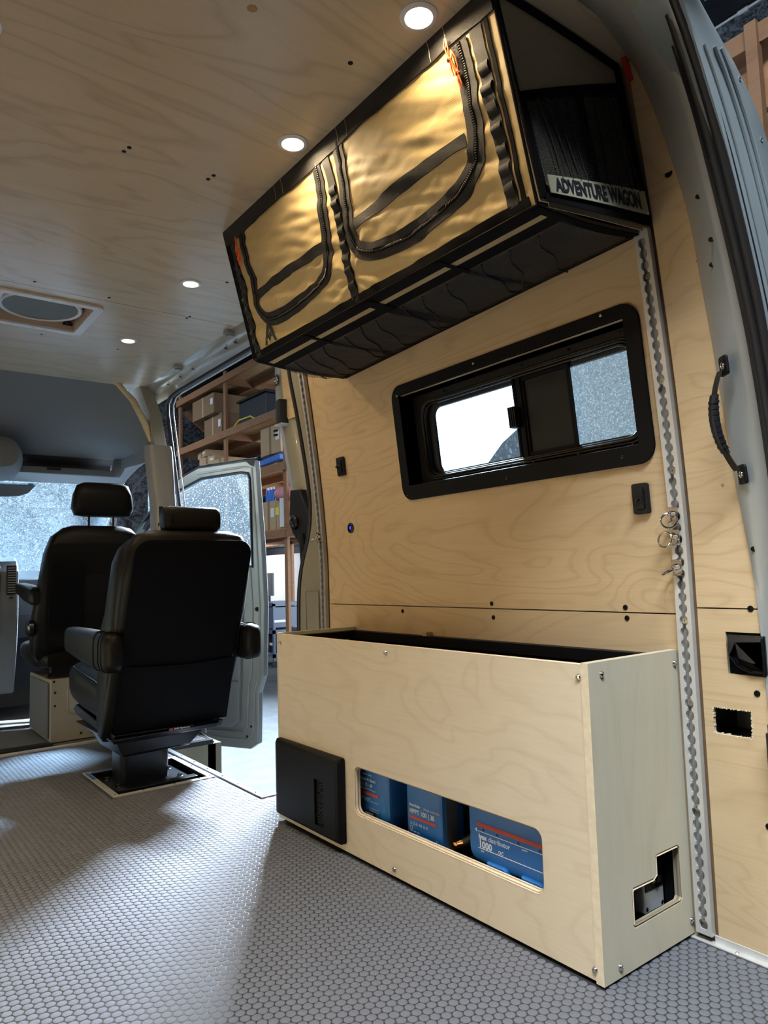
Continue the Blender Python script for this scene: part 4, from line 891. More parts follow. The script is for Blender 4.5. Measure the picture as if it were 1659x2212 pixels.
# ------------------------------------------------------------------ plywood cabinet
cb = thing('plywood_cabinet', (1.32, 1.52, 0), 'long low birch plywood cabinet against the wall below the window', 'cabinet')
CX = 1.164; CB = .010; CT = .602
hole = rrect(1.037, .129, 1.709, .252, .018, 6)
def chamfer(ring, d):
    c = Vector((sum(p[0] for p in ring)/len(ring), sum(p[1] for p in ring)/len(ring)))
    n = len(ring); out = []
    for i in range(n):
        a = Vector(ring[i-1]); b_ = Vector(ring[(i+1) % n]); t_ = (b_-a).normalized(); nn = Vector((t_.y, -t_.x)); p = Vector(ring[i])+nn*d; out.append((p.x, p.y))
    return out
fp = plate('front_panel', [(.912, CB), (2.140, CB), (2.140, CT), (.912, CT)], [chamfer(hole, .005)], .018, lambda x, y, z: (CX+.0002+z, x, y), M['ply_box'], cb)
def lip(ring, fnp, name, parent, widths=((.005, 0), (.0032, .0015), (.0015, .003), (0, .006), (0, .009), (0, .0125), (0, .018))):
    mats_ = [M['ply_light'], M['ply_dark'], M['ply_light']]; mb = MB(); R = [[fnp(p[0], p[1], dz) for p in chamfer(ring, d)] for d, dz in widths]; n = len(ring)
    for k in range(len(R)-1):
        mb.cur = k % 3
        mb.add(R[k]+R[k+1], [(i, (i+1) % n, n+(i+1) % n, n+i) for i in range(n)])
    return mb.build(name, mats_, parent)
lip(hole, lambda a, b_, dz: (CX-.0003+dz, a, b_), 'cut_edge', fp)
eh = [(1.349, .197), (1.358, .200), (1.432, .2005), (1.440, .193), (1.4405, .090), (1.434, .083), (1.270, .080), (1.263, .087), (1.2635, .150), (1.270, .157), (1.340, .1565), (1.3485, .160)]
epn = plate('end_panel', [(CX-.0006, CB-.004), (1.4775, CB-.002), (1.4775, CT+.004), (CX-.0006, CT+.004)], [eh[::-1]], .018, lambda x, y, z: (x, .894+z, y), M['ply_end'], cb)
lip(eh[::-1], lambda a, b_, dz: (a, .8937+dz, b_), 'cut_edge', epn, ((-.005, 0), (-.0032, .0015), (-.0015, .003), (0, .006), (0, .009), (0, .0125), (0, .018)))
MB().box((CX-.0012, .894, CB-.004), (CX-.0006, .912, CT+.004)).build('panel_edge', M['ply_light'], cb)
MB().box((CX, 2.140, CB-.002), (1.4775, 2.152, CT+.004)).build('end_panel', M['ply_end'], cb)
MB().box((CX+.0, .912, CT), (CX+.018, 2.14, CT+.0006)).build('panel_edge', M['ply_light'], cb)
for y, z in ((1.548,.594-.012),(.918,.578),(1.537,.028),(.914,.030),(2.128,.574)):
    MB().lathe([(.0068, 0), (.0066, .002), (.0045, .0045), (.0025, .0048), (.002, .003), (.0001, .003)], (CX, y, z), (-1, 0, 0), 14).build('screw', M['steel'], cb, True, ang=35)
for x, z in ((1.204,.581),(1.463,.578),(1.468,.036),(1.214,.026)):
    MB().lathe([(.0068, 0), (.0066, .002), (.0045, .0045), (.0025, .0048), (.002, .003), (.0001, .003)], (x, .894, z), (0, -1, 0), 14).build('screw', M['steel'], cb, True, ang=35)
MB().box((CX+.019, .913, .0), (CX+.03, 2.14, .009)).box((1.17, .90, 0), (1.46, .915, .008)).build('toe_rail', M['black_plastic'], cb)
fr_ = MB()
for x0, z0 in ((CX+.019, CT-.035), (1.448, CT-.035), (1.448, CT-.075), (CX+.019, .02), (1.448, .02)): fr_.box((x0, .913, z0), (x0+.028, 2.138, z0+.028))
for y in (.913, 2.11): fr_.box((CX+.019, y, CT-.035), (1.476, y+.028, CT-.007)).box((CX+.019, y, .01), (CX+.042, y+.028, CT-.01)).box((1.448, y, .01), (1.476, y+.028, CT-.01))
fr_.build('inner_frame', M['black_metal'], cb, bev=.001)
MB().box((1.470, .913, .01), (1.478, 2.138, CT-.01)).box((CX+.019, .913, .002), (1.476, 2.138, .010)).build('inner_liner', M['black_plastic'], cb)
MB().box((1.30, .935, .30), (1.476, 2.10, .306)).build('inner_shelf', M['black_plastic'], cb)
MB().box((1.452, 1.72, CT-.02), (1.478, 1.74, CT+.004)).build('end_block', M['ply_edge'], cb)
# heater vent cover
hv = thing('vent_cover', (CX-.01, 1.93, .15), 'black slanted vent cover with a narrow grille at the far lower end of the cabinet', 'vent cover')
def hvm(x, y, z): return (CX-.001-z, x, y)
Rg = []
for d, ins in ((0, 0), (.014, .0), (.024, .006), (.027, .014)):
    Rg.append([hvm(a, b_, d) for a, b_ in rrect(1.757+ins, .030+ins, 2.138-ins*1.8, .268-ins, .008, 3)])
hvb = MB(); hvb.rings(Rg, caps=False); hvb.build('cover_rim', M['black_metal'], hv, True, ang=35)
plate('cover_face', rrect(1.771, .044, 2.113, .254, .006, 3), [[(1.835, .060), (1.885, .060), (1.885, .192), (1.835, .192)]], .003, lambda x, y, z: hvm(x, y, .0245+z), M['black_metal'], hv)
MB().box((CX-.004, 1.83, .055), (CX-.002, 1.89, .197)).build('grille_back', M['black_gloss'], hv)
gv = []
gm = MB()
pt = .0085
for j in range(18):
    for i in range(6):
        cx = 1.839+i*pt+(pt/2 if j % 2 else 0); cy = .064+j*pt*.866
        if cx > 1.883 or cy > .19: continue
        R1 = [hvm(cx+pt*.577*math.cos(PI/6+k*PI/3), cy+pt*.577*math.sin(PI/6+k*PI/3), .020) for k in range(6)]
        R2 = [hvm(cx+pt*.42*math.cos(PI/6+k*PI/3), cy+pt*.42*math.sin(PI/6+k*PI/3), .020) for k in range(6)]
        R3 = [hvm(cx+pt*.38*math.cos(PI/6+k*PI/3), cy+pt*.38*math.sin(PI/6+k*PI/3), .012) for k in range(6)]
        gm.rings([R1, R2, R3], True, False)
gm.build('honeycomb_grille', M['black_plastic'], hv)
# ------------------------------------------------------------------ electrical devices in the cabinet
def dev_case(name, y0, y1, z0, z1, x0, x1, label, cat, cham=.02):
    o = thing(name, (x1, (y0+y1)/2, z0), label, cat)
    c = cham; R0 = [(y0, z0), (y1, z0), (y1, z1), (y0, z1)]
    Rg = []
    for x, ins in ((x1, 0), (x0+.012, 0), (x0+.003, .004), (x0, .010)):
        Rg.append([(x, a, b_) for a, b_ in rrect(y0+ins, z0+ins, y1-ins, z1-ins, c-ins*.5, 4)])
    MB().rings(Rg).build('case', M['device_blue'], o, True, ang=35); return o
DX = 1.205
def onf(y0, z0, x=DX):   # text runs towards -y (to the right in the picture)
    return lambda a, b_, c_: (x-.0006-c_, y0-a, z0+b_)
d1 = dev_case('dc_charger', 1.605, 1.752, .085, .275, DX, 1.27, 'blue direct-current charger, leftmost device in the cabinet window', 'charger')
text('lettering', 'victron energy', .0075, onf(1.728, .224), M['ink_white'], d1)
text('lettering', 'Orion-Tr Smart', .0115, onf(1.742, .208), M['ink_white'], d1, .0002)
text('lettering', '12 | 12 - 30', .0125, onf(1.742, .193), M['ink_white'], d1, .0004)
text('lettering', 'Non-isolated DC/DC charger', .0062, onf(1.742, .184), M['ink_white'], d1)
MB().box((DX-.0012, 1.655, .170), (DX-.0002, 1.743, .178)).build('red_stripe', M['device_red'], d1)
text('printed_symbols', '\u25b3 \u25a1 \u25b3 \u25b3 CE', .007, onf(1.740, .158), M['ink_white'], d1)
for z in (.154, .136, .129): MB().box((DX-.0009, 1.655, z), (DX-.0002, 1.742 if z > .15 else 1.70, z+.0008)).build('print_line', M['ink_white'], d1)
MB().box((DX-.004, 1.672, .10), (DX, 1.722, .128)).build('terminal_block', M['black_plastic'], d1, bev=.001)
for i in range(4): MB().box((DX-.0046, 1.680+i*.010, .12), (DX-.004, 1.686+i*.010, .124)).build('terminal_mark', M['ink_white'], d1)
MB().add([(DX-.001, 1.648, .10), (DX-.001, 1.612, .10), (DX-.001, 1.612, .12), (DX-.001, 1.630, .175)], [(0,1,2,3)]).add([(DX-.0005, 1.648, .10), (DX-.0005, 1.612, .10), (DX-.0005, 1.612, .12), (DX-.0005, 1.630, .175)], [(3,2,1,0)]).build('bright_wing', M['device_blue2'], d1)
d2 = dev_case('charge_controller', 1.388, 1.535, .088, .275, DX, 1.275, 'blue solar charge controller, middle device in the cabinet window', 'controller')
text('lettering', 'SmartSolar', .0100, onf(1.518, .186), M['ink_white'], d2, .0004)
text('lettering', 'charge controller', .0092, onf(1.462, .186), M['ink_white'], d2)
text('lettering', 'MPPT 100 | 30', .0165, onf(1.518, .168), M['ink_white'], d2, .0003)
MB().box((DX-.0012, 1.412, .155), (DX-.0002, 1.519, .162)).build('red_stripe', M['device_red'], d2)
text('printed_symbols', '\u25b3 \u25a1 \u25b3  C\u20ac \u25b3 \u25cb', .009, onf(1.517, .140), M['ink_white'], d2)
text('lettering', '12 V - 24 V - 30 A', .005, onf(1.517, .121), M['ink_white'], d2)
plate('printed_ring', [(1.512+.006*math.cos(a), .131+.006*math.sin(a)) for a in [PI*i/8 for i in range(16)]], [[(1.512+.005*math.cos(a), .131+.005*math.sin(a)) for a in [PI*i/8 for i in range(16)]]], .0005, lambda x, y, z: (DX-.0006-z, x, y), M['ink_white'], d2)
MB().box((DX-.003, 1.440, .096), (DX, 1.500, .118)).build('terminal_block', M['device_blue2'], d2, bev=.001)
for i in range(5): MB().lathe([(.0036, 0), (.0034, .001)], (DX-.003, 1.448+i*.011, .109), (-1, 0, 0), 10).build('terminal_hole', M['black_gloss'], d2)
for i, h in enumerate((.010, .022, .012)): MB().box((DX-.0009, 1.404+i*.008, .100), (DX-.0002, 1.4055+i*.008, .100+h)).build('bar_mark', M['ink_white'], d2)
MB().box((DX+.012, 1.3875, .10), (DX+.05, 1.3880, .26)).build('side_print', M['trim_grey'], d2)
d3 = dev_case('power_distributor', 1.00, 1.288, .118, .29, 1.196, 1.27, 'wide blue power distributor, rightmost device in the cabinet window', 'distributor', .028)
X3 = 1.196
MB().box((X3-.0014, 1.045, .202), (X3-.0003, 1.255, .2115)).build('red_stripe', M['device_red'], d3)
text('lettering', 'lynx', .0155, onf(1.252, .175, X3), M['ink_white'], d3, .0006)
text('lettering', 'distributor', .0155, onf(1.221, .175, X3), M['ink_white'], d3)
text('lettering', '1000', .021, onf(1.252, .156, X3), M['ink_white'], d3, .0006)
text('lettering', 'DC', .011, onf(1.190, .156, X3), M['ink_white'], d3)
text('lettering', 'power', .006, onf(1.118, .1845, X3), M['ink_white'], d3)
text('lettering', 'M10', .005, onf(1.246, .146, X3), M['ink_white'], d3)
for z in (.1905, .153): MB().box((X3-.001, 1.045, z), (X3-.0002, 1.254, z+.0012)).build('print_line', M['ink_white'], d3)
for y in (1.236, 1.192, 1.128, 1.068, 1.052): MB().lathe([(.0032, 0), (.003, .0006)], (X3-.0003, y, .1965), (-1, 0, 0), 10).build('indicator', M['ink_black'], d3)
MB().lathe([(.005, 0), (.0045, .0006)], (X3+.001, 1.277, .180), (-1, 0, 0), 12).build('screw_hole', M['ink_black'], d3)
MB().add([(X3-.0012, 1.263, .193), (X3-.0012, 1.256, .198), (X3-.0012, 1.256, .188)], [(0,1,2),(2,1,0)]).build('arrow_mark', M['ink_white'], d3)
for y1 in (1.222, 1.118):
    plate('terminal_cover', [(y1, .055), (y1-.055, .055), (y1-.075, .08), (y1-.06, .128), (y1-.052, .132), (y1, .132)], [], .02, lambda x, y, z: (X3+.012-z, x, y), M['device_blue2'], d3, .003)
def lug(y, z):
    o = thing('cable_lug', (1.22, y, z), 'copper cable lug bolted between the middle and right blue devices, %s' % ('upper one' if z > .12 else 'lower one'), 'cable lug')
    MB().tube([(1.225, y-.004, z+.004), (1.218, y+.010, z-.002), (1.214, y+.022, z-.008)], .009, 12).build('lug_barrel', M['copper'], o, True)
    MB().tube([(1.236, y-.055, z+.04), (1.232, y-.03, z+.022), (1.225, y-.002, z+.003)], .012, 12).build('cable', M['black_plastic'], o, True)
    MB().lathe([(.008, 0), (.008, .006), (.004, .007), (.004, .012)], (1.212, y+.018, z-.006), (-1, 0, 0), 6).build('bolt', M['copper'], o)
lug(1.330, .135); lug(1.325, .085)
MB_ = MB()
bk_ = thing('circuit_breaker', (1.36, .96, .08), 'grey circuit breaker box seen through the L-shaped cut-out', 'circuit breaker')
MB().box((1.378, .945, .054), (1.452, 1.05, .20)).build('breaker_body', M['breaker'], bk_, bev=.004)
MB().box((1.381, .9425, .100), (1.449, .946, .195)).build('breaker_face', M['black_plastic'], bk_, bev=.001)
MB().lathe([(.018, 0), (.018, .003), (.010, .006), (.008, .012)], (1.418, .9425, .125), (0, -1, 0), 14).build('breaker_dial', M['black_gloss'], bk_)
for x in (1.386, 1.443): MB().lathe([(.0045, 0), (.004, .0008)], (x, .9448, .064), (0, -1, 0), 10).build('screw_hole', M['black_gloss'], bk_)

# ------------------------------------------------------------------ rear door pillar (camera side)
dpil = thing('rear_door_pillar', (1.4, .66, 0), 'grey painted metal pillar curving up the rear door opening, at the right', 'pillar', kind='structure')
A = [(.90,.805,1.935),(1.135,.814,1.92),(1.215,.824,1.918),(1.286,.829,1.915),(1.335,.831,1.898),(1.357,.807,1.811),(1.378,.784,1.691),(1.394,.768,1.595),(1.410,.756,1.493),(1.419,.757,1.434),(1.430,.753,1.355),(1.447,.747,1.216),(1.468,.739,1.001),(1.475,.730,.903),(1.479,.717,.788),(1.479,.711,.685),(1.479,.706,.50),(1.479,.70,.25),(1.479,.70,-.02)]
def sc(P, y0, y1):   # the same sight lines carried to another depth
    k = y1/y0; return [(x*k, y1, .792+(z-.792)*k) for x, z in P]
Bp = [(.86, 1.80)]+[(1.056,1.745),(1.085,1.722),(1.113,1.696),(1.158,1.638),(1.184,1.544),(1.219,1.452),(1.257,1.35),(1.286,1.226),(1.319,1.102),(1.345,.932),(1.362,.80),(1.378,.68),(1.39,.5),(1.40,.25),(1.405,-.02)]
B = sc(Bp, .62, .672)
Cp = [(.90, 1.80),(1.071,1.739),(1.120,1.669),(1.157,1.608),(1.191,1.519),(1.244,1.382),(1.296,1.222),(1.325,1.072),(1.345,.93),(1.37,.68),(1.39,.25),(1.39,-.02)]
Cc = sc(Cp, .60, .640)
Dp = [(.95, 1.85),(1.106,1.742),(1.131,1.687),(1.167,1.618),(1.223,1.512),(1.270,1.381),(1.312,1.262),(1.345,1.10),(1.375,.90),(1.40,.68),(1.42,.25),(1.42,-.02)]
D = sc(Dp, .58, .600)
Ep = [(.90, 1.78),(1.027,1.668),(1.081,1.654),(1.122,1.642),(1.205,1.579),(1.254,1.48),(1.31,1.34),(1.36,1.15),(1.40,.95),(1.43,.68),(1.45,.25),(1.45,-.02)]
Eo = sc(Ep, .53, .585)
def resamp(P, n):
    P = [Vector(p) for p in P]; L_ = [0]
    for a, b_ in zip(P, P[1:]): L_.append(L_[-1]+(b_-a).length)
    out = []
    for i in range(n):
        s = L_[-1]*i/(n-1); k = max(j for j in range(len(L_)) if L_[j] <= s+1e-9); k = min(k, len(P)-2); out.append(P[k].lerp(P[k+1], (s-L_[k])/(L_[k+1]-L_[k])))
    return out
def atz(P, z):   # point of a polyline at height z
    for a, b_ in zip(P, P[1:]):
        if (a[2]-z)*(b_[2]-z) <= 0 and abs(a[2]-b_[2]) > 1e-6:
            t_ = (z-a[2])/(b_[2]-a[2]); return Vector(a).lerp(Vector(b_), t_)
    return Vector(P[0] if z > P[0][2] else P[-1])
N_ = 60
def smoothp(P, it=2):
    for _ in range(it): P = [P[0]]+[(P[i-1]+P[i]*2+P[i+1])/4 for i in range(1, len(P)-1)]+[P[-1]]
    return P
As = smoothp(resamp(A, N_)); Bs = smoothp(resamp(B, N_), 8); ZS = [1.80-1.82*i/(N_-1) for i in range(N_)]; Cs, Ds, Es = [smoothp([atz(P, z) for z in ZS], 6) for P in (Cc, D, Eo)]
pl_ = MB()
rings_ = []
for i in range(N_):
    a, b_ = As[i], Bs[i]; d = b_-a
    m1 = a+d*.08+Vector((-.006, 0, 0)); m2 = a+d*.55+Vector((-.010, 0, 0)); m3 = a+d*.92+Vector((-.003, 0, 0)); back = a+Vector((.03, 0, 0)); bb = b_+Vector((.06, 0, 0))
    rings_.append([a, m1, m2, m3, b_, b_+Vector((.004, -.014, 0)), bb+Vector((0, -.014, 0)), bb, back])
pl_.rings(rings_); pl_.build('pillar_shell', M['paint_grey'], dpil, True, ang=60)
# seam bead across the pillar, holes
i = min(range(N_), key=lambda k: abs(Bs[k].z-1.395)); a, b_ = As[i], Bs[i]
MB().tube([Vector((1.421, .757, 1.430)).lerp(Vector((1.393, .672, 1.405)), t_)+Vector((-.010*math.sin(PI*t_)**.5-.001, 0, 0)) for t_ in [j/10 for j in range(11)]], .0022, 6).build('weld_bead', M['paint_grey'], dpil, True)
for z, t_ in ((1.46, .72), (1.40, .80), (1.33, .62), (.72, .35)):
    k = min(range(N_), key=lambda q: abs(Bs[q].z-z)); p = As[k].lerp(Bs[k], t_)+Vector((-.0095, 0, 0)); nn = Vector((-1, -.8, .1)).normalized()
    MB().lathe([(.0055, 0), (.005, .001), (.0042, .0002), (.0001, .0002)], p, nn, 12).build('rivet_hole', M['black_metal'], dpil)
# rubber seal as a twin bulb
sl_ = thing('rear_door_seal', (1.3, .63, 0), 'black rubber weather seal running up the rear door pillar', 'seal')
MB().tube([Cs[i].lerp(Ds[i], .28)+Vector((.004, 0, 0)) for i in range(N_)], .0145, 10).build('seal_bulb', M['rubber'], sl_, True)
MB().tube([Cs[i].lerp(Ds[i], .70)+Vector((.006, -.002, 0)) for i in range(N_)], .0135, 10).build('seal_carrier', M['rubber'], sl_, True)
MB().rings([[Cs[i]+Vector((.002, .012, 0)), Ds[i]+Vector((.004, .004, 0)), Ds[i]+Vector((.02, .01, 0)), Cs[i]+Vector((.02, .02, 0))] for i in range(N_)]).build('seal_backing', M['rubber'], sl_)
# outer body jamb: grooved blue-grey sheet behind the seal
oj = thing('body_jamb', (1.4, .6, 0), 'blue-grey grooved outer body edge right of the black seal, with dirt marks', 'body panel', kind='structure')
rings_ = []
for i in range(N_):
    a, b_ = Ds[i], Es[i]+Vector((.03, .0, .0)); row = []
    for k in range(17):
        t_ = k/16; bump = 0; row.append(a.lerp(b_, t_)+Vector((0, -bump-.010*math.sin(PI*t_), 0)))
    row += [b_+Vector((.02, .05, 0)), b_+Vector((0, .10, 0)), a+Vector((.01, .03, 0))]
    rings_.append(row)
MB().rings(rings_).build('jamb_sheet', M['paint_body'], oj, True, ang=60)
def jmb(i, t_, o=0): return Ds[i].lerp(Es[i]+Vector((.03, 0, 0)), t_)+Vector((0, -.010*math.sin(PI*t_)-o, 0))
for t0, rad in ((.34, .0045), (.47, .0045), (.14, .003)): MB().tube([jmb(i, t0+.0*i, .002) for i in range(3, N_)], rad, 8).build('pressed_rib', M['paint_body'], oj, True)
for i in range(4, 44, 3):
    p = jmb(i, .74, .0005); MB().tube([p+Vector((.0042*math.cos(q), 0, .0042*math.sin(q))) for q in [2*PI*j/8 for j in range(8)]], .0011, 4, loop=True).build('spot_weld', M['paint_body'], oj, True)
for i in range(26):
    k = random.randint(18, 40); t_ = random.uniform(.45, .85); p = Ds[k].lerp(Es[k]+Vector((.03, 0, 0)), t_)+Vector((0, -.0105*math.sin(PI*t_)-.001, 0)); 
    MB().tube([p, p+Vector((random.uniform(-.004, .004), -.001, random.uniform(.002, .010)))], .0009, 4).build('dirt_fleck', M['ink_black'], oj)
# ceiling edge tape
MB().slab(lambda u, v: (1.325+.03*v, .835+.012*u, 1.898-.05*v), 2, 3, (.002, 0, 0)).build('red_tape', M['tape_red'], dpil)
# rear roof header that closes the opening above the camera
tag(MB().rings([[( x, y, z) for y, z in ((.80, 1.90), (.80, 1.96), (.62, 2.0), (.60, 1.82), (.66, 1.80))] for x in (-.27, .92)]).build('trim_7', M['paint_grey']), kind='structure')
# grab handle
gh = thing('grab_handle', (1.40, .68, 1.08), 'black ribbed rubber grab handle with webbing strap on the grey pillar', 'handle')
def on_px(t_, z): 
    k = min(range(N_), key=lambda q: abs(Bs[q].z-z)); return As[k].lerp(Bs[k], t_)
H1 = Vector((1.411, .702, 1.190)); H2 = Vector((1.455, .702, .972))
ex = Vector((-.61, -.79, 0)).normalized(); ez_ = Vector((-.16, 0, 1)).normalized(); nn = Vector((-.79, .61, -.1)).normalized()
for p in (H1, H2):
    o = plate('mounting_pad', rrect(-.0165, -.020, .0165, .020, .007), [], .005, lambda x, y, z, p=p, ex=ex, nn=nn: p+ex*x+ez_*y+nn*(.006+z), M['black_plastic'], gh, .0012)
    for j in range(7):
        for s in (-1, 1): MB().beam(p+ex*(.004*s)+ez_*(-.014+j*.0045)+nn*.0115, p+ex*(.013*s)+ez_*(-.018+j*.0045)+nn*.0115, .0014, .001).build('pad_rib', M['black_gloss'], o)
    MB().lathe([(.0075, 0), (.007, .002), (.0045, .0035), (.002, .0036), (.0015, .002)], p+nn*.011, nn, 16).build('screw', M['steel'], gh, True, ang=30)
mid = (H1+H2)/2
G = []
for i in range(25):
    t_ = i/24; p = H1.lerp(H2, t_)+nn*(.012+.034*math.sin(PI*t_)**.8); G.append(p)
MB().rings([[p+ex*.011+nn*.0012, p-ex*.011+nn*.0012, p-ex*.011-nn*.0012, p+ex*.011-nn*.0012] for p in G[1:8]]).build('strap', M['webbing'], gh, True)
MB().rings([[p+ex*.011+nn*.0012, p-ex*.011+nn*.0012, p-ex*.011-nn*.0012, p+ex*.011-nn*.0012] for p in G[17:24]]).build('strap', M['webbing'], gh, True)
Rg = []
for i in range(6, 20):
    tt = (G[i+1]-G[i-1]).normalized(); side = tt.cross(nn).normalized(); k = .9+.18*math.sin(PI*(i-6)/13)
    Rg.append(sup(G[i], side, nn, .0105*k, .0085*k, 2.6, 16))
gp = MB().rings(Rg).build('rubber_grip', M['rubber'], gh, True)
for j in range(9):
    t_ = 7.6+j*1.25; i = int(t_); q = G[i].lerp(G[i+1], t_-i); tt = (G[i+1]-G[i]).normalized(); side = tt.cross(nn).normalized()
    MB().rings([sup(q+tt*d, side, nn, .0118, .0095, 2.6, 16) for d in (-.0028, .0028)]).build('grip_rib', M['rubber'], gp, True, ang=50)
# ------------------------------------------------------------------ rear pillar of the side door opening + parked sliding door
cp = thing('side_door_pillar', (1.48, 2.45, 0), 'beige metal pillar with black rubber seal at the rear edge of the side door opening', 'pillar', kind='structure')
seal = [(1.385,2.44,1.72),(1.394,2.438,1.609),(1.423,2.421,1.421),(1.447,2.408,1.236),(1.464,2.398,1.071),(1.474,2.431,.945),(1.479,2.503,.856),(1.481,2.535,.763),(1.481,2.542,.586),(1.481,2.54,.30),(1.481,2.50,.05),(1.481,2.42,-.01)]
sp_ = smoothp(resamp(seal, 40), 3)
MB().rings([[(WP(2.36, p.z, -.002)), p+Vector((-.004, -.01, 0)), p+Vector((.02, .0, 0)), p+Vector((.05, -.05, 0)), (WP(2.36, p.z, -.05))] for p in sp_]).build('pillar_shell', M['paint_beige'], cp, True, ang=50)
MB().tube([p+Vector((.0, .006, 0)) for p in sp_], .010, 10).build('door_seal', M['rubber'], cp, True)
MB().tube([WP(y, z, .004) for y, z in rrect(2.39, .30, 2.485, .735, .012, 3)], .003, 6, loop=True).build('pressed_rib', M['paint_beige'], cp, True)
sd = thing('sliding_door', (1.62, 2.8, 0), 'parked beige sliding door, its front edge beyond the black seal with latch parts', 'door')
edge = [(1.6,2.935,1.95),(1.6,2.929,1.762),(1.6,2.926,1.584),(1.6,2.866,1.398),(1.6,2.805,1.177),(1.6,2.76,1.068),(1.6,2.723,.963),(1.6,2.69,.85),(1.6,2.66,.70),(1.6,2.65,.3),(1.6,2.65,-.25)]
es_ = smoothp(resamp(edge, 40), 2)
MB().rings([[p, p+Vector((.05, -.01, 0)), p+Vector((.06, -.22, 0)), p+Vector((.02, -.22, 0)), p+Vector((-.03+.0*p.z, -.16, 0)), p+Vector((-.02, -.03, 0))] for p in es_]).build('door_shell', M['paint_beige'], sd, True, ang=50)
plate('plywood_lining', [(2.70,1.95),(2.80,1.95),(2.795,1.72),(2.78,1.56),(2.745,1.49),(2.68,1.49)], [], .006, lambda x, y, z: (1.566-z+(1.78-y)*.015, x+.01, y), M['ply_wall'], sd)
st_ = plate('round_sticker', [(.023*math.cos(a), .028*math.sin(a)) for a in [2*PI*i/28 for i in range(28)]], [], .001, lambda x, y, z: (1.5745-(.035-x)*.077-z, 2.868+x, 1.695+y), M['ink_black'], sd)
for k, (s, dy) in enumerate((('NO', .010), ('MSG LTD', -.001), ('204', -.013))):
    text('sticker_print', s, .0105, lambda x, y, z, dy=dy: (1.5725-(.035+x)*.077-z, 2.868-x, 1.692+y+dy), M['ink_white'], st_, .0004, 'CENTER')
MB().rings([sup((1.558, 2.80+.0*z, z), (.25,.97,0), (1,-.25,0), .036, .022, 6, 20) for z in (1.475, 1.485, 1.572, 1.582)]).build('door_bumper', M['black_plastic'], sd, True, ang=50)
MB().box((1.535, 2.765, 1.470), (1.58, 2.83, 1.475)).build('bumper_cap', M['alu'], sd)
lc = MB(); lc.rings([[(1.535, a, b_) for a, b_ in ((2.62, 1.16), (2.70, 1.165), (2.71, 1.06), (2.69, .98), (2.60, .90), (2.54, .90), (2.535, 1.03))], [(1.60, a, b_) for a, b_ in ((2.62, 1.16), (2.70, 1.165), (2.71, 1.06), (2.69, .98), (2.60, .90), (2.54, .90), (2.535, 1.03))]])
lc.build('latch_housing', M['black_plastic'], sd, bev=.006)
MB().lathe([(.030, 0), (.030, .012), (.018, .02), (.001, .02)], (1.535, 2.655, 1.02), (-1, 0, 0), 18).build('latch_cam', M['black_gloss'], sd, True)
MB().tube([(1.53, 2.60, .97), (1.53, 2.585, .85), (1.53, 2.565, .70)], .014, 8).build('latch_rod', M['black_plastic'], sd, True)
for z in (1.455, 1.435): MB().box((1.56, 2.86, z), (1.57, 2.885, z+.008)).build('striker_tooth', M['black_metal'], sd)
# ------------------------------------------------------------------ open cab door
od = thing('cab_door', (1.5, 4.85, .6), 'open cab door in pale grey paint with rain-spotted window, beyond the pedestal seat', 'door')
hx, hy = 1.52, 4.815; ddx, ddy = .5036, -.8640   # door direction from hinge to free edge
nx, ny = -.8640*-1, .5036  # outward normal
def DD(s, z, d=0): return Vector((hx+ddx*s+.8640*d, hy+ddy*s+.5036*d, z))
dout = [(.0, -.22), (.92, -.235), (.975, -.20), (.985, .10), (1.02, .20), (1.035, .62), (1.02, 1.0), (.985, 1.515), (.93, 1.515), (.55, 1.50), (.30, 1.40), (.0, 1.05)]
dwin = [(.12, .95), (.955, .86), (.945, 1.40), (.93, 1.435), (.88, 1.445), (.58, 1.43), (.36, 1.35), (.12, 1.10)]
plate('door_inner_skin', dout, [dwin], .05, lambda x, y, z: DD(x, y, z), M['paint_grey'], od, .006)
MB().slab(lambda u, v: DD(.10+.87*u, .84+.62*v if .84+.62*v < 1.46 else 1.46, .055), 1, 1, (.002, .001, 0)).build('pane', M['glass_front'], od)
MB().tube([DD(a, b_, -.004) for a, b_ in dwin], .010, 8, loop=True).build('window_seal', M['rubber'], od, True)
MB().tube([DD(a, b_, .02) for a, b_ in ((.25, 1.385), (.55, 1.508), (.93, 1.524), (.985, 1.522))], .012, 8).build('top_seal', M['rubber'], od, True)
MB().add([DD(.91, 1.52, -.006), DD(.985, 1.52, -.006), DD(.975, 1.475, -.006), DD(.95, 1.485, -.006)], [(0,1,2,3),(3,2,1,0)]).build('corner_cap', M['black_plastic'], od)
MB().tube([DD(a, b_, -.002) for a, b_ in ((.20, -.17), (.90, -.18), (.945, -.14), (.955, .10), (.99, .22), (1.0, .62), (.985, 1.0), (.955, 1.47), (.90, 1.48), (.55, 1.465))], .007, 8).build('pressed_flange', M['paint_grey'], od, True)
MB().tube([DD(a, b_, -.004) for a, b_ in ((.20, -.13), (.87, -.14), (.905, -.10), (.915, .12), (.94, .25), (.95, .62), (.935, .86))], .006, 8).build('pressed_flange', M['paint_grey'], od, True)
plate('door_card', [(.10, -.10), (.80, -.105), (.86, -.07), (.87, .15), (.885, .50), (.885, .78), (.10, .80)], [], .03, lambda x, y, z: DD(x, y, -z), M['trim_light'], od, .01)
MB().tube([DD(a, b_, -.032) for a, b_ in ((.10, .20), (.86, .17))], .006, 6).build('card_groove', M['trim_grey'], od)
MB().lathe([(.014, 0), (.012, .012), (.006, .018), (.001, .018)], DD(.985, .60, .0), (-.864, -.5036, 0), 12).build('striker_bush', M['black_plastic'], od, True)
plate('lock_opening', rrect(.915, .46, .965, .49, .006), [], .004, lambda x, y, z: DD(x, y, -z), M['black_gloss'], od)
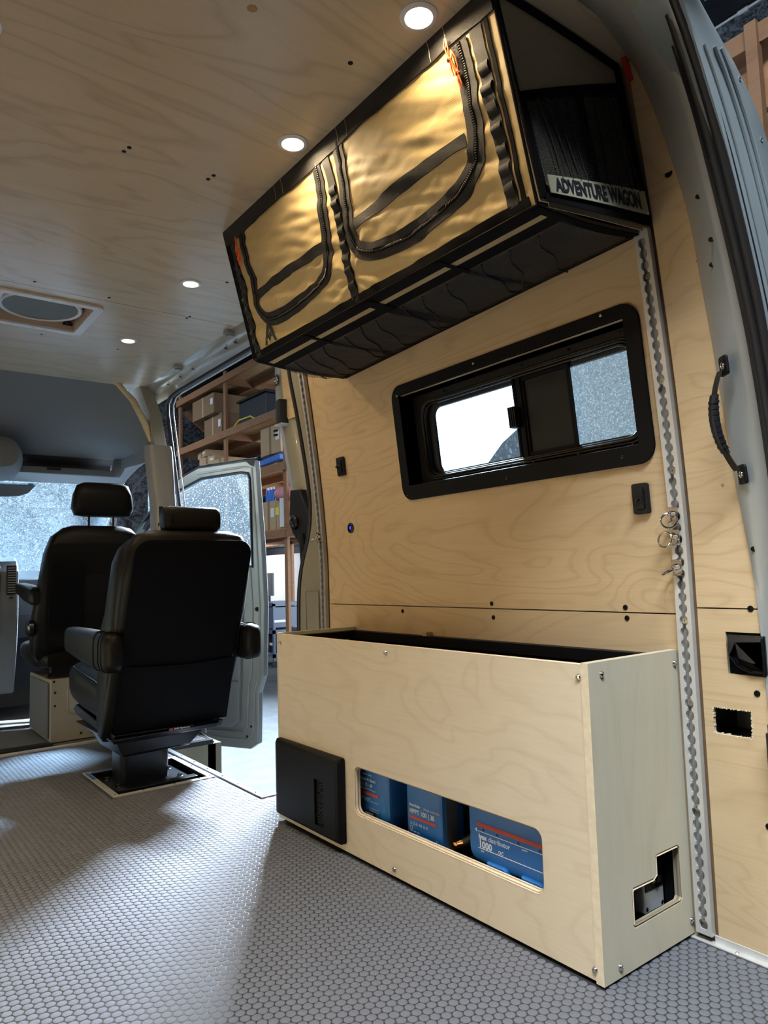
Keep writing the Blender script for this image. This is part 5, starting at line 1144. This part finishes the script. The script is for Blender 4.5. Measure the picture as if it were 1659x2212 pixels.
for s, z in ((.93, -.10), (.90, -.16)): MB().lathe([(.007, 0), (.006, .004)], DD(s, z, -.002), (-.864, -.5036, 0), 8).build('rubber_plug', M['black_plastic'], od)
# ------------------------------------------------------------------ garage
tag(MB().box((-7, -5.2, -.67), (9, 15, -.65)).build('garage_floor', M['concrete']), kind='structure')
gw = MB()
RX = 6.6
gw.box((RX, -5, -.65), (RX+.1, 5.85, 5.2)).box((RX, 10.8, -.65), (RX+.1, 14.6, 5.2)).box((RX, 5.85, 3.45), (RX+.1, 10.8, 5.2))
tag(gw.build('garage_wall_right', M['dark_wall']), kind='structure')
tag(MB().box((RX-.03, 3.2, -.6), (RX, 5.20, 3.3)).build('insulation_sheet', M['foil']), kind='structure')
tag(MB().box((RX-.03, 11.2, 1.35), (RX, 14.5, 5.0)).box((RX-.03, .2, 4.0), (RX, 1.9, 4.6)).box((RX-.03, -1.4, 1.5), (RX, 1.6, 3.5)).build('insulation_sheet', M['foil_dark']), kind='structure')
tag(MB().box((-7, 14.5, -.65), (9, 14.6, 5.2)).build('garage_wall_front', M['dark_wall']), kind='structure')
tag(MB().box((-5, 14.45, -.6), (4.3, 14.5, 4.5)).build('insulation_sheet', M['foil']), kind='structure')
tag(MB().box((4.3, 14.45, -.6), (6.5, 14.5, 4.6)).build('insulation_sheet', M['foil_dark']), kind='structure')
tag(MB().box((-7.1, -5.2, -.65), (-7, 15, 5.2)).build('garage_wall_left', M['dark_wall']), kind='structure')
tag(MB().box((-7, -5.1, -.65), (9, -5, 5.2)).build('garage_wall_back', M['dark_wall']), kind='structure')
tag(MB().box((-7, -5.2, 5.2), (9, 15, 5.3)).build('garage_ceiling', M['dark_wall']), kind='structure')
# neighbouring gable outside the bay door
nb = thing('outside_gable', (9.5, 6.5, 0), 'blue-grey gable roof outside, low in the bright left window pane', 'roof')
MB().rings([[(x, y, z) for y, z in ((8.0, -.65), (9.95, -.65), (9.85, 2.85), (9.4, 3.22), (9.0, 3.42), (8.0, 3.7))] for x in (10.0, 10.4)]).build('gable_wall', mat('gable_paint', (.035, .075, .10), .7), nb)
# wooden rack
def rack(name, label, x0, x1, posts, levels, y0, y1, ends=True, top=4.25):
    o = thing(name, (x0, y0, -.65), label, 'rack'); q = .089
    for y in posts:
        MB().box((x0, y-q/2, -.65), (x0+.04, y+q/2, top)).build('post', M['lumber'], o)
        MB().box((x1-.04, y-q/2, -.65), (x1, y+q/2, top)).build('post', M['lumber'], o)
    for z in levels:
        MB().box((x0-.04, y0, z-.11), (x0, y1, z)).build('front_beam', M['lumber'], o)
        MB().box((x1-.04, y0, z-.11), (x1, y1, z)).build('rear_beam', M['lumber'], o)
        MB().box((x0+.55, y0, z-.11), (x0+.59, y1, z)).build('middle_beam', M['lumber'], o)
        for y in posts: MB().box((x0, y+.05, z-.11), (x1, y+.09, z)).build('joist', M['lumber'], o)
        MB().box((x0-.02, y0, z+.001), (x1, y1, z+.018)).build('shelf_board', M['osb'], o)
    return o
rk = rack('storage_rack', 'tall lumber storage rack with shelves of boxes beyond the side door', 5.0, 6.25, (8.93, 10.93, 12.93), (1.46, 2.42, 3.22, 4.16), 8.85, 13.0)
MB().beam((5.1, 12.9, 3.95), (5.9, 12.9, 3.35), .04, .09).build('diagonal_brace', M['lumber'], rk)
# goods on the rack
def carton(x, y, z, sx, sy, sz, label, mt='card', rz=0, name='cardboard_box', grp='cardboard boxes on the storage rack'):
    o = thing(name, (x, y, z), label, 'box', grp, rz)
    T = Matrix.Translation((x, y, z)) @ Matrix.Rotation(rz, 4, 'Z')
    MB().box((-sx/2, -sy/2, 0), (sx/2, sy/2, sz), T).build('carton', M[mt], o, bev=.006)
    MB().box((-sx/2-.002, -.03, 0), (sx/2+.002, .03, sz+.002), T).build('tape', M['card_light' if mt == 'card' else 'card'], o)
    MB().box((-sx/2-.004, -sy/2+.04, sz*.45), (-sx/2, -sy/2+.14, sz*.75), T).build('shipping_label', M['paper'], o)
    return o
S4, S3, S2, S1 = 4.179, 3.239, 2.439, 1.479
carton(5.5, 11.75, S3, .7, .75, .42, 'brown cardboard box on the upper rack shelf, lower of the stacked two')
carton(5.45, 11.95, S3+.424, .8, .95, .36, 'wide brown cardboard box on the upper rack shelf, on top of its stack')
carton(5.35, 12.0, S2, .6, .55, .36, 'brown box on the middle rack shelf, bottom of the tilted pile')
carton(5.35, 11.95, S2+.364, .5, .5, .15, 'light box second from the bottom of the tilted pile', 'card_light', .15)
carton(5.30, 12.1, S2+.518, .42, .45, .13, 'light box on top of the tilted pile on the middle shelf', 'card_light', -.1)
carton(5.25, 11.22, S2, .42, .5, .38, 'pale open box left of the middle rack post', 'card_light')
carton(5.85, 11.0, S2, .5, .6, .33, 'brown box just right of the middle rack post')
carton(5.25, 9.35, S2+.16, .5, .62, .42, 'large tan box on the middle shelf beside the lit rack post', 'card_light')
def bundle(name, pts, label, cat, mt, z, h):
    o = thing(name, (pts[0][0], pts[0][1], z), label, cat)
    return o
bt = thing('dark_tote', (5.6, 10.1, S3), 'dark blue storage tote on the upper rack shelf', 'tote')
MB().box((5.15, 9.75, S3), (5.9, 10.7, S3+.42)).build('tote_body', mat('tote_navy', (.006, .009, .02), .5), bt, bev=.02)
MB().box((5.12, 9.72, S3+.42), (5.93, 10.73, S3+.46)).build('tote_lid', M['black_plastic'], bt, bev=.01)
yl = thing('yellow_tube', (5.1, 10.4, S3), 'bent yellow tube leaning in front of the dark tote', 'tube')
MB().tube([(5.07, 10.75, S3+.02), (5.06, 10.5, S3+.10), (5.06, 10.1, S3+.09), (5.06, 9.95, S3+.02)], .013, 8).build('bent_tube', M['yellow'], yl, True)
bgk = thing('black_bag', (5.4, 9.9, S2), 'tall black bag on the middle rack shelf', 'bag')
MB().rings([sup((5.78, 10.05, z), (1,0,0), (0,1,0), a, b_, 3, 20) for z, a, b_ in ((S2+.001, .20, .24), (S2+.25, .22, .26), (S2+.45, .20, .24), (S2+.62, .15, .2), (S2+.68, .05, .08))]).build('bag_body', M['leather_flat'], bgk, True)
MB().tube([(5.54, 10.12, S2), (5.52, 10.12, S2+.3), (5.6, 10.05, S2+.6)], .012, 6).build('bag_strap', M['alu_dull'], bgk)
wb = thing('white_bundle', (5.4, 10.6, S2), 'crumpled white plastic bundle on the middle rack shelf', 'bundle')
MB().rings([sup((5.25, y, S2+.14+.02*math.sin(y*9)), (1,0,0), (0,0,1), a, b_, 2.3, 16) for y, a, b_ in ((10.15, .05, .03), (10.3, .2, .09), (10.5, .22, .12), (10.7, .18, .08), (10.85, .05, .03))]).build('wrapped_sheet', M['white_plastic'], wb, True)
bc = thing('blue_clamp', (5.1, 9.4, S2), 'bright blue tool lying on the middle shelf under the tan box', 'tool')
MB().beam((5.03, 9.72, S2+.06), (5.03, 9.05, S2+.09), .10, .09).build('tool_body', M['blue_bright'], bc, bev=.015)
MB().beam((5.0, 9.60, S2+.12), (5.0, 9.35, S2+.13), .03, .05).build('tool_grip', M['black_plastic'], bc, bev=.01)
carton(5.3, 9.62, S1, .4, .42, .45, 'printed brown box on the lower shelf left of the lit post', 'card_light')
pbx = carton(5.35, 9.20, S1, .5, .36, .40, 'brown printed box with a yellow sticker, right behind the lit post', 'card_light')
ylb = MB().box((5.095, 9.30, S1+.22), (5.099, 9.40, S1+.34)).build('yellow_sticker', M['yellow'], pbx)
pk = thing('pink_bag', (5.3, 9.25, S1+.42), 'pink and white plastic bag on top of the printed boxes', 'bag')
MB().rings([sup((5.3, y, S1+.545), (1,0,0), (0,0,1), a, b_, 3, 18) for y, a, b_ in ((9.0, .1, .05), (9.06, .2, .10), (9.3, .22, .11), (9.44, .2, .09), (9.48, .1, .04))]).build('bag_body', M['pink'], pk, True)
for i in range(3):
    o = thing('spray_can', (5.1, 9.62+i*.09, S1+.45), 'blue and white can on the printed box, %s' % ('nearest the post', 'middle', 'farthest from the post')[i], 'can', 'cans on the lower shelf')
    MB().lathe([(.035, 0), (.035, .16), (.025, .18)], (5.15, 9.55+i*.09, S1+.45), (0, 0, 1), 14).build('can_body', M['blue_bright'], o, True, ang=40)
    MB().lathe([(.02, .18), (.02, .22), (.001, .225)], (5.15, 9.55+i*.09, S1+.45), (0, 0, 1), 12).build('can_cap', M['white_plastic'], o)
wbx = thing('white_box', (5.3, 8.6, S1), 'white box on the lower shelf right of the lit post', 'box')
MB().box((5.05, 8.35, S1+.02), (5.5, 8.86, S1+.55)).build('box_body', M['paper'], wbx, bev=.01)
MB().box((5.046, 8.95, S1+.03), (5.049, 9.18, S1+.45)).build('paper_sheet', M['paper'], wbx)
# lower shelf extends right of the post
ex_ = MB().box((4.96, 8.2, 1.35), (5.0, 8.86, 1.46)).box((4.98, 8.2, 1.461), (6.2, 8.86, 1.478)).build('shelf_extension', M['lumber'], rk)
MB().box((4.96, 8.2, 2.31), (5.0, 8.86, 2.42)).box((4.98, 8.2, 2.421), (6.2, 8.86, 2.438)).build('shelf_extension', M['lumber'], rk)
# white board, cart, monitor
wbd = thing('white_board', (6.46, 12, -.6), 'large white board standing behind the storage rack below its lowest shelf', 'board')
MB().box((6.44, 10.86, -.62), (6.48, 14.0, 1.19)).build('board_sheet', M['white_board'], wbd, bev=.004)
MB().tube([(6.46, 10.86, 1.195), (6.46, 14.0, 1.195)], .008, 6).build('board_rim', M['alu'], wbd)
ct = thing('tool_cart', (5.5, 10.45, -.65), 'blue-grey rolling tool cart on the garage floor behind the open cab door', 'cart')
cx0, cx1, cy0, cy1 = 5.55, 6.1, 10.35, 11.1
for x in (cx0, cx1):
    for y in (cy0, cy1):
        MB().box((x-.02, y-.02, -.55), (x+.02, y+.02, .36)).build('leg', M['cart_blue'], ct)
        MB().lathe([(.05, -.015), (.05, .015)], (x, y, -.60), (0, 1, 0), 14).build('caster', M['black_plastic'], ct)
for z in (-.50, -.12, .32): MB().box((cx0-.02, cy0-.02, z), (cx1+.02, cy1+.02, z+.06)).build('tray', M['cart_blue'], ct)
MB().box((cx0, cy0, -.02), (cx1, cy1, .30)).build('drawer_box', M['cart_blue'], ct)
MB().box((cx0-.004, cy0-.024, .06), (cx0+.2, cy0-.02, .10)).build('white_tag', M['paper'], ct)
mn = thing('cart_monitor', (5.5, 10.5, .38), 'dark flat monitor standing on the blue-grey cart', 'monitor')
MB().box((5.70, 10.65, .48), (5.73, 11.02, .86)).build('screen', M['trim_grey'], mn, bev=.004)
MB().box((5.71, 10.80, .38), (5.74, 10.86, .5)).build('stand', M['black_plastic'], mn)
bx2 = thing('black_case', (5.5, 10.5, -.44), 'black equipment case on the bottom tray of the cart', 'case')
MB().box((5.62, 10.42, -.438), (6.05, 11.0, -.14)).build('case_body', M['black_plastic'], bx2, bev=.01)
MB().box((5.61, 10.5, -.32), (5.62, 10.62, -.28)).build('case_label', M['paper'], bx2)
dk = thing('desk_clutter', (5.6, 9.3, -.2), 'small dark monitor and cluttered side cart right of the lit post', 'side cart')
MB().box((5.5, 9.05, -.5), (5.95, 9.75, .02)).build('cart_body', M['cart_blue'], dk, bev=.01)
MB().box((5.6, 9.2, .06), (5.63, 9.65, .36)).build('screen', M['trim_grey'], dk, bev=.004)
MB().box((5.5, 9.1, .02), (5.7, 9.35, .08)).build('yellow_pads', M['yellow'], dk, bev=.01)
for x in (5.55, 5.9):
    for y in (9.1, 9.7): MB().lathe([(.04, -.015), (.04, .015)], (x, y, -.60), (0, 1, 0), 12).box((x-.015, y-.015, -.62), (x+.015, y+.015, -.5)).build('caster', M['black_plastic'], dk)
# rack behind the van at the upper right
r2 = thing('rear_rack', (3.0, 0, -.65), 'lumber rack with plywood side at the upper right corner, behind the van body', 'rack')
for x in (2.94, 4.1):
    for y in (-.9, 1.273): MB().box((x, y-.024, -.65), (x+.04, y+.024, 3.03)).build('post', M['lumber_dark'], r2)
for z in (3.02, 2.1, 1.1):
    for x in (2.96, 4.1): MB().box((x, -1.2, z-.085), (x+.04, 1.52, z)).build('beam', M['lumber_dark'], r2)
    MB().box((3.0, -1.2, z+.001), (4.14, 1.52, z+.018)).build('shelf_board', M['lumber_dark'], r2)
for k, (z0, z1) in enumerate(((2.70, 2.93), (2.62, 2.695), (2.46, 2.615), (2.2, 2.455))): MB().box((3.05+.02*(k == 1), 1.22, z0), (3.075, 1.56, z1)).build('side_plank', M['lumber'] if k in (0, 2) else M['lumber_dark'], r2)
MB().box((5.62, 2.2, 5.18), (6.3, 3.6, 5.20)).build('insulation_sheet', M['foil'])['kind'] = 'structure'
cdt = MB().tube([(5.56, 6.0, 5.17), (5.588, 2.7, 5.17), (5.60, .5, 5.17)], .010, 8).tube([(5.59, 2.50, 5.17), (5.592, 2.42, 5.17)], .018, 8).build('conduit_pipe', M['white_plastic'], None, True)
tag(cdt, 'thin pale conduit running across the dark garage ceiling at the top right', 'pipe')
# insulation showing beside the cab headliner
fm = MB(); FP = [(1.10,4.03,1.93),(1.19,4.03,1.895),(1.275,4.03,1.81),(1.335,4.03,1.70),(1.38,4.03,1.585)]
fm.tube([Vector(p)+Vector((.012, 0, .004)) for p in FP], [.012, .014, .018, .020, .016], 10)
tag(fm.build('foam_strip', M['foam'], None, True), 'yellow foam insulation showing along the curved edge of the cab headliner', 'insulation')

hb_ = thing('fill_fixture', (5.75, 7.0, 4.8), 'made-up long white strip fixture for the added daylight fill, under the garage ceiling, above the picture', 'lamp')  # unseen fixture, made up to go with the added daylight fill
MB().beam((5.10, 8.3, 4.72), (6.15, 6.1, 4.72), .30, .05, (.69, .33, .64)).build('fill_housing', M['white_plastic'], hb_, bev=.01)
for q in (.2, .8): MB().tube([(5.10+1.05*q, 8.3-2.2*q, 4.74), (5.10+1.05*q, 8.3-2.2*q, 5.2)], .012, 8).build('hanger', M['steel'], hb_)
